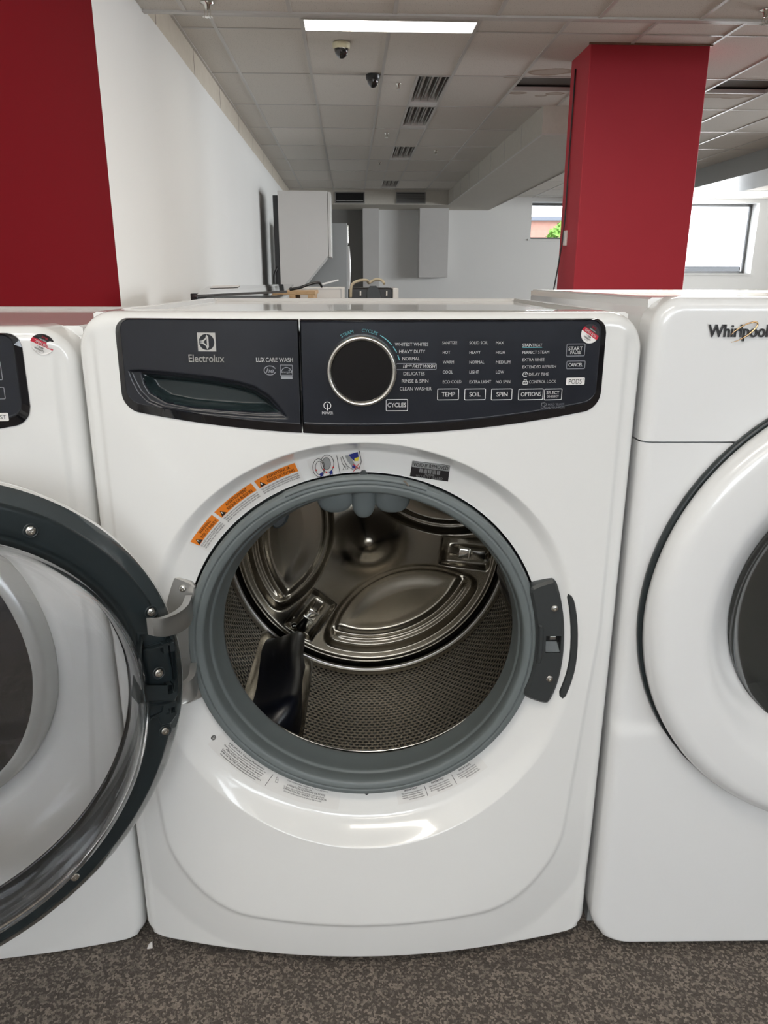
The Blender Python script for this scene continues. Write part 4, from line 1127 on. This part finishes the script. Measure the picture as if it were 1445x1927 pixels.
# lower labels
wl = ring_ink(.0004); ann(wl, .2440, .2690, -145.5, -98.5, 40); low = wl.obj('care_label', M['paper'], washer); lab(low, 'long clear care label with small black text at the lower left')
I = ring_ink(.0009)
for k, s in enumerate(('IMPORTANT: Cleaning Maintenance', 'This washer requires periodic maintenance. Refer to', 'cleaning instructions included in your Use and Care Guide.', 'IMPORTANT: Nettoyage de la laveuse', 'Cette laveuse requiert un entretien périodique. Voir', 'IMPORTANTE: Limpieza de la lavadora', 'Esta lavadora requiere mantenimiento periódico.')):
    arc_text(I, s, PC, .2480+.0030*k, -133.5+(k % 2)*.6, .0019 if k not in (0, 3, 5) else .0022, .066+.004*(k % 3), .012 if k in (0, 3, 5) else .003, flip=-1)
for k, s in enumerate(('DOOR LOCK OPERATION', 'Door is locked when indicator is on. Touch start/pause', 'to unlock.', 'OPÉRATION DE SERRURE DE PORTE', 'La porte est verrouillée lorsque le voyant est allumé.', 'OPERACIÓN DEL SEGURO DE LA PUERTA', 'La puerta está bloqueada cuando el indicador está encendido.')):
    arc_text(I, s, PC, .2440+.0030*k, -110.5+(k % 2)*.5, .0019 if k not in (0, 3, 5) else .0022, .022 if k == 2 else .058+.004*(k % 3), .012 if k in (0, 3, 5) else .003, flip=-1)
I.line([polar(.2475, -122.5), polar(.2655, -122.9)], .0007)
a, c = polar(.2515, -120.6); I.line([(a-.002, c-.0035), (a+.0012, c-.0045), (a+.0022, c-.001), (a-.001, c+.0002)], .0006, True); I.line([(a-.0008, c), (a, c+.003), (a+.0016, c+.0035), (a+.002, c-.0008)], .0006)
a, c = polar(.2575, -146.); I.line(el(a, c, .003, .003), .0008, True)
for k in range(3): I.line(el(a-.001+.001*k, c-.001+.0012*k, .0018, .0016), .0005, True)
I.obj('label_print', M['inkblack'], low)
wl = ring_ink(.0004); ann(wl, .2440, .2640, -79.5, -48.0, 30); low2 = wl.obj('notice_label', M['paper'], washer); lab(low2, 'clear label with three short notices at the lower right')
I = ring_ink(.0009)
for am, t1 in ((-74.3, 'IMPORTANT'), (-64.7, 'IMPORTANT'), (-54.3, 'IMPORTANTE')):
    arc_text(I, t1, PC, .2475, am, .0024, .020, .015, flip=-1)
    for k, s in enumerate({-74.3: ('This washer requires periodic', 'cleaning maintenance. Refer to', 'cleaning instructions included', 'with this unit literature.'),
                           -64.7: ('Cette laveuse requiert un entretien', 'périodique. Consulter les directives', 'de nettoyage fournies avec la', 'documentation de cet appareil.'),
                           -54.3: ('Esta lavadora requiere limpieza', 'periódica. Consulte las instrucciones', 'de limpieza incluidas con los', 'documentos de esta unidad.')}[am]):
        arc_text(I, s, PC, .2512+.0030*k, am+(1.2 if k == 3 else 0), .0019, .031 if k < 3 else .024, .003, flip=-1)
for a in (-69.6, -59.5): I.line([polar(.2465, a), polar(.2615, a)], .0007)
I.obj('label_print', M['inkblack'], low2)

# ---- latch plate and strike strip on the right
ls = lambda x, z: -.015
lp = [P(*q, ls) for q in ((997, 1112), (1004, 1104), (1040, 1092), (1046, 1094), (1050, 1102), (1057, 1130), (1062, 1165), (1063, 1200), (1061, 1235), (1055, 1270), (1046, 1300), (1034, 1324), (1024, 1326), (992, 1315), (985, 1306), (998, 1280), (1006, 1245), (1010, 1205), (1007, 1160), (1001, 1130))]
bm = bmesh.new(); slot = [P(*q, ls) for q in ((1027.5, 1197), (1056, 1197), (1054, 1229), (1026, 1229))]
slab(bm, chaikin(lp, 1), .003, -.015, .0035, holes=[slot], hd=.0085)
latch = obj('latch_plate', bm, M['latch'], washer); lab(latch, 'charcoal door latch plate with a square slot')
bm = bmesh.new(); slab(bm, [P(*q, lambda x, z: -.017) for q in ((1013, 1176), (1021, 1178), (1023, 1190), (1022, 1215), (1019, 1243), (1016, 1249), (1010, 1249), (1013, 1215))], -.012, -.0185, .0015); obj('latch_ridge', bm, M['latch'], latch)
q = [P(*a, ls) for a in ((1028, 1198), (1055.5, 1198), (1055, 1213), (1027.5, 1213))]
pym('slot_shade', [(q[0][0], -.0068, q[0][1]), (q[1][0], -.0068, q[1][1]), (q[2][0], -.0068, q[2][1]), (q[3][0], -.0068, q[3][1])], [(0, 1, 2, 3)], M['void'], latch)  # flat black sheet painting in the slot's dark depth
q = [P(*a, ls) for a in ((1029, 1212), (1050, 1212), (1054, 1228), (1027, 1228))]
pym('slot_ramp', [(q[0][0], -.007, q[0][1]), (q[1][0], -.007, q[1][1]), (q[2][0], -.0135, q[2][1]), (q[3][0], -.0135, q[3][1])], [(0, 1, 2, 3)], M['doorgloss'], latch)
a, c = P(1042, 1205, ls); obj('catch', newbox((a-.004, -.0095, c-.002), (a+.004, -.0070, c+.003), .0005), M['steel'], latch)
for px_, py_ in ((1043.5, 1145), (1034, 1277)): a, c = P(px_, py_, ls); screw('screw', latch, (a, -.0151, c), (0, -1, 0), .0048)
bm = bmesh.new(); slab(bm, chaikin([P(*q, lambda x, z: fy(x, z)-.002) for q in ((1066, 1116), (1079, 1124), (1085, 1150), (1088, 1185), (1087.5, 1225), (1083, 1260), (1074, 1290), (1062, 1318), (1050, 1308), (1060, 1285), (1068, 1260), (1073, 1230), (1074.5, 1190), (1072, 1150))], 1), lambda x, z: fy(x, z)+.004, lambda x, z: fy(x, z)-.002, .0012)
o = obj('strike_strip', bm, M['latch'], washer)

# ---- hinge plate on the left
hs_ = lambda x, z: -.006
hp = [P(*q, hs_) for q in ((303, 1112), (312, 1104), (318, 1090), (330, 1085), (358, 1096), (367, 1105), (367, 1118), (361, 1145), (357, 1185), (358, 1225), (363, 1258), (372, 1285), (382, 1305), (379, 1314), (352, 1326), (344, 1322), (336, 1312), (318, 1300), (318, 1200), (322, 1165), (302, 1140))]
bm = bmesh.new(); slab(bm, hp, .002, -.006, .002, holes=[rrect(*P(333, 1238, hs_), *P(351, 1188, hs_), .004)], hd=.0015)
hinge = obj('hinge', bm, M['hinge'], washer, 30); lab(hinge, 'cast silver hinge with two curved arms')
for px_, py_ in ((343.5, 1107.5), (363.5, 1308)): a, c = P(px_, py_, hs_); screw('screw', hinge, (a, -.0061, c), (0, -1, 0), .0050)
def toloc(w3): r = np.array(w3)-FRM.o; return (float(r@FRM.a), float(r@FRM.b), float(r[2]))

# ================================================================== the open door (part of the washer)
PHI = math.radians(214.8); DCW = np.array([-.461, .703, .528])
dn = np.array([-math.sin(PHI), math.cos(PHI), 0]); da = -np.array([math.cos(PHI), math.sin(PHI), 0])
def D3(a, z, t): return DCW+da*a+np.array([0, 0, z])+dn*t             # door coords -> world
door = bpy.data.objects.new('door', None); C.objects.link(door); door.parent = washer; door.empty_display_size = .05
inv = Matrix.Translation((WX, WY, 0)) @ Matrix.Rotation(WYAW, 4, 'Z')
dm = Matrix(((da[0], -dn[0], 0, DCW[0]), (da[1], -dn[1], 0, DCW[1]), (0, 0, 1, DCW[2]), (0, 0, 0, 1)))   # local y = -t (towards viewer is negative)
door.matrix_parent_inverse = Matrix.Identity(4); door.matrix_local = inv.inverted() @ dm
lab(door, 'open round door with charcoal inner frame and clear bowl')
def dl(prof, n=180, **k): return lathe([(r, -t) for r, t in prof], n, **k)
v, f = dl([(.2935, -.001), (.2955, -.004), (.296, -.012), (.293, -.020), (.284, -.028), (.262, -.034), (.262, -.028), (.285, -.018), (.290, -.004), (.2935, -.001)])
pym('outer_rim', v, f, M['enamel'], door, True)
v, f = dl([(.2935, -.001), (.2925, .0005), (.288, .004), (.280, .009), (.2775, .0105)]); pym('gloss_bevel', v, f, M['doorgloss'], door, True)
v, f = dl([(.2775, .0105), (.2760, .0135), (.2735, .0150), (.2710, .0150), (.2640, .0150), (.2550, .0150), (.2480, .0145), (.2455, .0125), (.2440, .0100), (.2415, .0095), (.2345, .0090), (.2335, .0060), (.2330, -.020), (.262, -.028), (.290, -.004)])
frame = pym('inner_frame', v, f, M['doorgrey'], door, True)
# thick clear bowl
outp = [(.2405, .0085), (.2400, .0110), (.2365, .0125), (.2360, .020), (.2358, .034), (.2330, .046), (.2240, .058), (.2080, .067), (.190, .0725), (.175, .0745), (.14, .075), (.0005, .075)]
inp = [(.0005, .0715), (.14, .0715), (.173, .071), (.188, .069), (.2055, .0635), (.2200, .0540), (.2280, .044), (.2308, .033), (.2312, .020), (.2318, -.010), (.2345, -.014), (.2345, .0085)]
v, f = dl(outp+inp, 180, closed_prof=False)
for i in range(180): f.append(((len(outp+inp)-1)*180+i, (len(outp+inp)-1)*180+(i+1) % 180, (i+1) % 180, i))
bowl = pym('glass_bowl', v, f, M['clear'], door, True); lab(bowl, 'clear moulded bowl')
v, f = dl([(.2325, -.024), (.262, -.0335), (.262, -.031), (.2325, -.021)], closed_prof=True); pym('outer_glass_clip', v, f, M['dark'], door, True)
# outer window pane of the door
v, f = dl([(.262, -.030), (.20, -.036), (.10, -.040), (.0005, -.041), (.0005, -.044), (.10, -.043), (.20, -.039), (.262, -.033)], closed_prof=False); pym('outer_glass', v, f, M['clear'], door, True)
class DF:                                                     # reading door positions off the picture at height t
    def at(s, px_, py_, t):
        d = ray(px_, py_); rel = np.array([0, 0, CH])-DCW; k = (t-rel@dn)/(d@dn); Q = rel+d*k; return float(Q@da), float(Q[2])
DFR = DF()
for px_, py_ in ((58, 999), (285, 1152)):
    a, z = DFR.at(px_, py_, .0155)
    v, f = dl([(.0082, .0148), (.0080, .0162), (.0066, .0160), (.0062, .0152)], 24, c=(a, z)); pym('screw_boss', v, f, M['doorgrey'], frame, True)
    screw('screw', door, (a, -.0152, z), (0, -1, 0), .0052)
# screws further round the ring
for ang in (135, 180, 225, 270, 300): a, z = .262*math.cos(math.radians(ang)), .262*math.sin(math.radians(ang)); screw('screw', door, (a, -.0152, z), (0, -1, 0), .0052)
# hinge housing with pockets
T1 = .026
def dp(*pts, t=T1): return [DFR.at(*p, t) for p in pts]
hb = dp((268, 1200), (275, 1222), (285, 1223), (329, 1208), (333, 1235), (336, 1270), (336, 1308), (330, 1320), (278, 1322), (262, 1326), (265, 1290), (262, 1250))
pk = [dp(*q) for q in (((307, 1213), (316, 1211), (318, 1228), (309, 1231)), ((319, 1210), (327, 1208), (329, 1225), (321, 1227)), ((316, 1290), (324, 1288), (326, 1304), (317, 1307)), ((327, 1287), (334.5, 1285), (335, 1301), (328, 1303)))]
bm = bmesh.new(); slab(bm, hb, .0, -T1, .002, holes=pk, hd=.012); hh = obj('hinge_housing', bm, M['doorgrey'], door)
a, z = DFR.at(299, 1266.5, T1)
v, f = dl([(.0082, T1-.0005), (.0080, T1+.0009), (.0066, T1+.0008), (.0062, T1)], 24, c=(a, z)); pym('screw_boss', v, f, M['doorgrey'], hh, True)
screw('screw', door, (a, -T1-.0002, z), (0, -1, 0), .0052)
lb = dp((276, 1356), (275, 1330), (333, 1319), (334, 1345), (322, 1362), (304, 1366), (298, 1352), (288, 1352), (280, 1360), t=.018)
pk2 = [dp(*q, t=.018) for q in (((312, 1335), (319, 1333), (320, 1343), (313, 1345)), ((322, 1332), (329, 1330), (330, 1340), (323, 1342)), ((279, 1334), (308, 1328), (305, 1340), (281, 1352)))]
bm = bmesh.new(); slab(bm, lb, .0, -.018, .0015, holes=pk2, hd=.010); obj('hinge_pocket', bm, M['doorgrey'], door)
a, z = DFR.at(311, 1376, .0155)
v, f = dl([(.0082, .0148), (.0080, .0162), (.0066, .0160), (.0062, .0152)], 24, c=(a, z)); pym('screw_boss', v, f, M['doorgrey'], frame, True)
screw('screw', door, (a, -.0152, z), (0, -1, 0), .0052)
ub = dp((257, 1192), (262, 1216), (272, 1222), (328, 1205), (324, 1188), t=.017)
bm = bmesh.new(); slab(bm, ub, .0, -.0165, .001, holes=[dp((262, 1195), (266, 1213), (274, 1217), (322, 1202), (319, 1190), t=.017)], hd=.012); obj('hinge_pocket', bm, M['doorgrey'], door)
# curved arms from the washer plate into the door
def arm(px_list, ylist, hpx, nm='hinge_arm'):
    """ribbon-like arm: centre points read off the picture at given world y, tall in z, a few mm thick"""
    pts = []
    for (px_, py_), y in zip(px_list, ylist):
        d = ray(px_, py_); k = y/d[1]; pts.append(Vector(toloc(np.array([0, 0, CH])+d*k)))
    pts = spline(pts, 8); V = []; n = len(pts)
    for i, p in enumerate(pts):
        t = (pts[min(i+1, n-1)]-pts[max(i-1, 0)]); t.z = 0; t.normalize(); nn = Vector((-t.y, t.x, 0)); h = hpx[0]+(hpx[1]-hpx[0])*i/(n-1)
        for a, b_ in ((.0035, -h*.92), (.0042, -h), (-.0042, -h), (-.0050, -h*.9), (-.0050, h*.9), (-.0042, h), (.0042, h), (.0035, h*.92)): V.append(tuple(p+nn*a+Vector((0, 0, b_))))
    F = grid_faces(8, n, True); F.append(tuple(range(8))); F.append(tuple((n-1)*8+k for k in range(8)))
    o = pym(nm, V, F, M['hinge'], hinge, 50); return o
arm([(357, 1140), (349, 1158), (330, 1172), (305, 1180), (283, 1180)], [.922, .880, .845, .812, .795], (.0155, .0105))
arm([(366, 1268), (362, 1290), (348, 1302), (328, 1312), (300, 1318)], [.922, .895, .882, .880, .884], (.017, .010))

# ================================================================== machine on the left (same cabinet, door shut)
LXW, LYW, LYAW, LZ = -.680, .958, -.03, -.018
lw = empty('closed_front_load_dryer', (LXW, LYW, LZ), LYAW, 'white front-load machine at the left with its round door shut behind the open door', 'washing machine')
o = bpy.data.objects.new('front_panel', shell_me); C.objects.link(o); o.parent = lw
cabinet(lw, .338, .024, .962, .055, .75, M['enamel'])
LF = Frame((LXW, LYW, LZ), LYAW)
lpan = plate('control_panel', -.287, .287, zlo, zhi, .017, .017, .020, .020, .0045, lw, 130, 30)
G_, W_ = ink_on(), ink_on()
for a, c, b_, d_ in ((.205, .903, .262, .925), (.205, .880, .262, .894), (.06, .853, .086, .867), (.10, .853, .126, .867), (.14, .853, .166, .867)): G_.frame(a, c, b_, d_, .0007)
I = ink_on(.0004); I.poly(rrect(.235, .853, .2625, .863, .0014, 4)); I.obj('white_button', M['stickwhite'], lpan)
K_ = ink_on(.0008); K_.text('BOOST', .249, .858, .0045, .022, 'c'); K_.obj('button_print', M['inkblack'], lpan)
for s, x, z in (('START', .225, .916), ('PAUSE', .225, .908), ('CANCEL', .225, .887), ('TEMP', .073, .86), ('DRY', .113, .86), ('TIME', .153, .86)): W_.text(s, x, z, .004, .019, 'c', bold=.02)
G_.obj('printed_outlines', M['inkgrey'], lpan); W_.obj('printed_legend', M['ink'], lpan)
x, z = LF.at(80, 648, lambda x, z: bow(x)); sticker(lw, x, z, .0125, math.radians(-30), .0009, lambda x, z: fy(x, z), True)
ld = empty('x', (0, 0, 0), 0, '', ''); ld.name = 'door'; del ld['label']; del ld['category']; ld.parent = lw
lz = CZ+.004
v, f = lathe([(.268, .004), (.2825, .004), (.2835, -.003), (.2825, -.006), (.272, -.006)], 160, (0, lz)); pym('door_gap_trim', v, f, M['panelrim'], ld, True)  # black ring painted in for the shadow gap around the shut door
v, f = lathe([(.273, .0), (.2755, -.012), (.2735, -.034), (.270, -.040), (.262, -.044), (.2585, -.0445), (.2560, -.043)], 160, (0, lz)); o = pym('door_rim', v, f, M['silver2'], ld, True)
v, f = lathe([(.2565, -.0425), (.24, -.048), (.18, -.060), (.10, -.066), (.0005, -.068)], 160, (0, lz)); pym('door_glass', v, f, M['smoked'], ld, True)
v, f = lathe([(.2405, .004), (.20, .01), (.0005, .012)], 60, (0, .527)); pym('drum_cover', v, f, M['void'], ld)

# ================================================================== machine on the right
RX, RY, RYAW = .706, .905, -.03
RF = Frame((RX, RY, 0), RYAW)
rw = empty('front_load_washer', (RX, RY, 0), RYAW, 'white front-load machine at the right with a large round white door', 'washing machine')
RCZ = .573
def rsurf(x, z):
    y = -.006*float(smst((.405-z)/.02)) + .022*float(smst((.305-z-.0*x)/.30))*0
    R = math.hypot(x, z-RCZ); y += .006*float(smst((.3225-R)/.006)); return y
CZold = CZ; CZ = RCZ
RV, RFc = shell(rsurf, .343, .012, .982, .02, .045, .016, .25, (0, RCZ), [.25, .29, .31]+[.314+.001*i for i in range(11)], .05)
CZ = CZold
bm = bmesh.new(); vs = [bm.verts.new(p) for p in RV]
for q in RFc: bm.faces.new([vs[i] for i in q])
def half(bm, z, keep_up):
    b2 = bm.copy(); bmesh.ops.bisect_plane(b2, geom=b2.verts[:]+b2.edges[:]+b2.faces[:], plane_co=(0, 0, z), plane_no=(0, 0, 1), clear_outer=not keep_up, clear_inner=keep_up)
    return b2
SEAM = RF.at(1300, 833, -.002)[1]
obj('console', half(bm, SEAM+.0009, True), M['enamel2'], rw, True); obj('front_panel', half(bm, SEAM-.0009, False), M['enamel2'], rw, True); bm.free()
obj('seam_backing', newbox((-.338, .012, SEAM-.004), (.338, .02, SEAM+.004)), M['bggrey'], rw)
cabinet(rw, .338, .04, .980, .045, .78, M['enamel2'], .03, .006)
obj('base_frame', newbox((-.333, .05, .0), (.333, .7, .04)), M['bggrey'], rw)
rd = bpy.data.objects.new('door', None); C.objects.link(rd); rd.parent = rw
v, f = lathe([(.295, .004), (.3235, .004), (.3255, -.004), (.3245, -.009), (.3215, -.010), (.318, -.008)], 180, (0, RCZ)); pym('door_gap_trim', v, f, M['doorgrey'], rd, True)
v, f = lathe([(.317, -.006), (.3212, -.014), (.3214, -.026), (.3180, -.034), (.3090, -.040), (.3020, -.0425), (.2960, -.0430), (.2560, -.044), (.2480, -.043), (.2400, -.039), (.2220, -.022), (.2060, -.006), (.2010, .000), (.1995, .004)], 180, (0, RCZ))
o = pym('door_ring', v, f, M['enamel2'], rd, True)
v, f = lathe([(.200, .002), (.196, .006), (.17, .022), (.12, .034), (.06, .040), (.0005, .041)], 120, (0, RCZ)); pym('door_glass', v, f, M['smoked2'], rd, True)
I = Ink(lambda x, z: (x, -.0030, z)); x0, zc = RF.at(1333, 624, -.003); x1, _ = RF.at(1426, 624, -.003)
bm = bmesh.new()
v, f = text2d('Whirlpool', .012); v = v.copy(); v[:, 0] -= v[:, 0].min(); hh = text2d('H')[0][:, 1].max(); _, za = RF.at(1333, 611, -.003); _, zb = RF.at(1333, 634, -.003); h = za-zb
v6 = text2d('Whirlpo', .012)[0]; wf = (v6[:, 0].max()-v6[:, 0].min()); kx = (x1-x0)/wf
vv = [(x0+a*kx, -.0030, zb+b_/hh*h) for a, b_ in v]; vb = [(a, .0, c) for a, _, c in vv]
n = len(vv); F = [q for q in f]
ed = {}
for q in f:
    for i in range(len(q)):
        e = (q[i], q[(i+1) % len(q)]); ed[e] = 1
for (a, b_) in ed:
    if (b_, a) not in ed: F.append((a, b_, n+b_, n+a))
logo = pym('logo', vv+vb, F, M['logogrey'], rw)
cx_, cz = RF.at(1397, 625, -.004); pts = []
for k in range(26):
    a = math.radians(-150+k*11.5); ex, ez = .0195*math.cos(a), .0065*math.sin(a); ro = math.radians(33); pts.append((cx_+ex*math.cos(ro)-ez*math.sin(ro), -.0045, cz+ex*math.sin(ro)+ez*math.cos(ro)))
v, f = tube(pts, [.0003+.0008*math.sin(PI*min(1, k/25)) for k in range(26)], 6); pym('logo_swoosh', v, f, M['gold'], logo, True)

# ================================================================== things in the back of the shop
# tall unit standing along the left wall
t = empty('tall_white_appliance', (-.62, 10.7, 0), 0, 'tall glossy white appliance against the left wall, seen from its side', 'appliance')
bm = bmesh.new(); prof = [(-.32, 0), (-.04, .93), (.33, 1.30), (.33, 2.10), (-.32, 2.10)]
prof = [(-.32, .02), (-.02, .02), (-.02, .90), (.33, 1.30), (.33, 2.10), (-.32, 2.10)]
A = [bm.verts.new((a, 0, c)) for a, c in prof]; B = [bm.verts.new((a, .72, c)) for a, c in prof]
for i in range(len(prof)): bm.faces.new((A[i], A[(i+1) % len(prof)], B[(i+1) % len(prof)], B[i]))
bm.faces.new(A); bm.faces.new(B); obj('body', bm, M['bgwhite'], t)
obj('front_edge', newbox((.335, .0, 1.28), (.372, .72, 2.09), .005), M['bgwhite'], t)
bm = bmesh.new(); slab(bm, rrect(-.15, 1.35, .05, 1.62, .01), .001, -.0012, .0004); obj('side_emboss', bm, M['bgwhite'], t)
obj('back_panel', newbox((-.39, .05, .02), (-.325, .7, 2.05), .004), M['dark'], t)
v, f = tube(spline([(-.36, .02, 1.15), (-.40, -.02, 1.05), (-.40, -.05, .92), (-.38, -.05, .75)]), .014, 8); pym('power_cord', v, f, M['dark'], t, True)
# white washer farther back
t = empty('white_laundry_machine', (-.40, 11.9, 0), 0, 'grey-white machine with a bright curved front, right behind the tall appliance', 'appliance')
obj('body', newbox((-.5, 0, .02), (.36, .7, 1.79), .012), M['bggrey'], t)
V = []; ny = 20
for j in range(ny+1):
    z = .85+.62*j/ny; o_ = .03+.022*math.sin(PI*j/ny)
    for y in (.02, .35, .68): V.append((.36+o_, y, z))
    for y in (.68, .35, .02): V.append((.355, y, z))
pym('door', V, grid_faces(6, ny+1, True)+[(0, 1, 2, 3, 4, 5)]+[tuple(ny*6+k for k in range(6))], M['enamel'], t, True)
obj('control_strip', newbox((.36, .02, 1.5), (.385, .68, 1.76), .01), M['chrome'], t)
# low white cabinet, drawers facing the room
t = empty('low_white_appliance', (-.175, 6.0, 0), 0, 'low white appliance with a panelled side behind the middle machine', 'appliance')
obj('body', newbox((-.24, 0, .0), (.13, .6, .938), .006), M['bgwhite'], t)
bm = bmesh.new()
for a, c, b_, d_ in ((-.22, .3, -.215, .93), (.10, .3, .105, .93), (-.22, .925, .105, .93)): box(bm, (a, -.004, c), (b_, 0, d_))
obj('side_panel', bm, M['bggrey'], t)
# dark-fronted machine with hoses on top
t = empty('unboxed_machine', (.20, 6.3, 0), 0, 'grey and black machine back with cream hoses coiled on it, behind the middle machine', 'appliance')
obj('body', newbox((-.20, 0, 0), (.14, .6, .93), .01), M['dark'], t)
bm = bmesh.new(); slab(bm, chaikin([(-.07, .80), (.05, .80), (.03, .95), (-.07, .945)], 1), .0, -.02, .003); obj('back_cover', bm, M['gasket_dark'], t)
obj('white_edge', newbox((.14, 0, 0), (.185, .6, .93), .004), M['bgwhite'], t)
for x in (-.12, .09): obj('hose_port', newbox((x-.008, -.02, .87), (x+.008, 0, .91), .003), M['chrome'], t)
hose = tube(spline([(-.20, -.05, .86), (-.19, -.05, .95), (-.14, -.04, .985), (-.07, 0, .99), (-.05, .05, .97), (0, .05, .995), (.05, .02, .99), (.07, -.02, .965)]), .011, 8)
tag(pym('coiled_hose', [(a+.20, b_+6.3, c) for a, b_, c in hose[0]], hose[1], M['cream'], None, True), 'cream coloured hose lying on top of the black machine back', 'hose')
# range with an overhanging glass cooktop
t = empty('cooktop_range', (-.62, 4.5, 0), 0, 'low grey range with an overhanging dark glass cooktop, left behind the middle washer', 'stove')
RG = np.array([-.62, 4.5, 0.])
def wray(px, py, y): d = ray(px, py); return np.array([0, 0, CH])+d*(y/d[1])
c4 = [wray(363, 555, 4.2)-RG, wray(540, 546.5, 4.2)-RG, wray(552, 534.5, 4.75)-RG, wray(392, 538.5, 4.75)-RG]
V = [tuple(p) for p in c4]+[tuple(p-np.array([0, 0, .012])) for p in c4]
pym('glass_top', V, [(0, 1, 2, 3), (7, 6, 5, 4), (0, 4, 5, 1), (1, 5, 6, 2), (2, 6, 7, 3), (3, 7, 4, 0)], M['smoked3'], t)
obj('body', newbox((-.20, -.26, 0), (.24, .25, .905), .006), M['bggrey'], t)
obj('knob_rail', newbox((-.235, -.27, .86), (-.20, .2, .925), .004), M['dark'], t)
a = c4[3]*.62+c4[2]*.38; b_ = c4[3]*.94+c4[2]*.06; u = (c4[0]-c4[3])
V = [tuple(p+np.array([0, 0, .002])) for p in (b_+u*.05, a+u*.05, a+u*.30, b_+u*.30)]; V += [tuple(np.array(p)+np.array([0, 0, .002])) for p in V]
pym('paper_sheet', V, [(0, 1, 2, 3), (4, 5, 6, 7), (0, 1, 5, 4), (1, 2, 6, 5), (2, 3, 7, 6), (3, 0, 4, 7)], M['stickwhite'], t)
pts = [wray(545, 545, 4.7)-RG, wray(565, 541, 4.72)-RG, wray(585, 534, 4.75)-RG, wray(600, 532, 4.78)-RG, wray(606, 540, 4.8)-RG]
v, f = tube(spline(pts), .008, 8); pym('power_cord', v, f, M['dark'], t, True)
bm = bmesh.new()
for k in range(3):
    for j in range(3): box(bm, (-.15, .0+.2*j, .02+.305*k+.0), (.13, .09+.2*j, .10+.305*k), .004)
    box(bm, (-.15, 0, .10+.305*k), (.13, .5, .13+.305*k), .004)
    for x in (-.14, -.02, .10): box(bm, (x-.02, 0, .13+.305*k), (x+.02, .5, .325+.305*k-.0), .003) if k < 2 else box(bm, (x-.02, 0, .13+.305*k), (x+.02, .5, .90), .003)
box(bm, (-.15, 0, .90), (.13, .5, .925), .004)
o = obj('wooden_crate', bm, M['wood'], None); o.location = (-.36, 5.15, 0); tag(o, 'pale wooden slatted crate between the glass cooktop range and the low white appliance', 'crate')
q = [wray(602, 534, 6.3), wray(636, 525.5, 6.3), wray(637, 528, 6.3), wray(604, 537, 6.3)]
V = [tuple(p) for p in q]+[tuple(p+np.array([0, .25, .0])) for p in q]
tag(pym('white_strip_board', V, [(0, 1, 2, 3), (7, 6, 5, 4), (0, 4, 5, 1), (1, 5, 6, 2), (2, 6, 7, 3), (3, 7, 4, 0)], M['enamel2']), 'thin white board lying tilted on top of the low white appliance', 'board')
o = pym('paper_scrap', [(0, 0, .002), (.008, .001, .002), (.006, .009, .006), (.001, .007, .003), (0, 0, 0.), (.008, .001, 0.), (.006, .009, 0.), (.001, .007, 0.)], [(0, 1, 2, 3), (7, 6, 5, 4), (0, 4, 5, 1), (1, 5, 6, 2), (2, 6, 7, 3), (3, 7, 4, 0)], M['stickwhite'])
d = ray(277, 1786); k = -CH/d[2]; o.location = (d[0]*k, d[1]*k, 0); tag(o, 'tiny white paper scrap on the carpet between the left and middle machines', 'paper scrap')
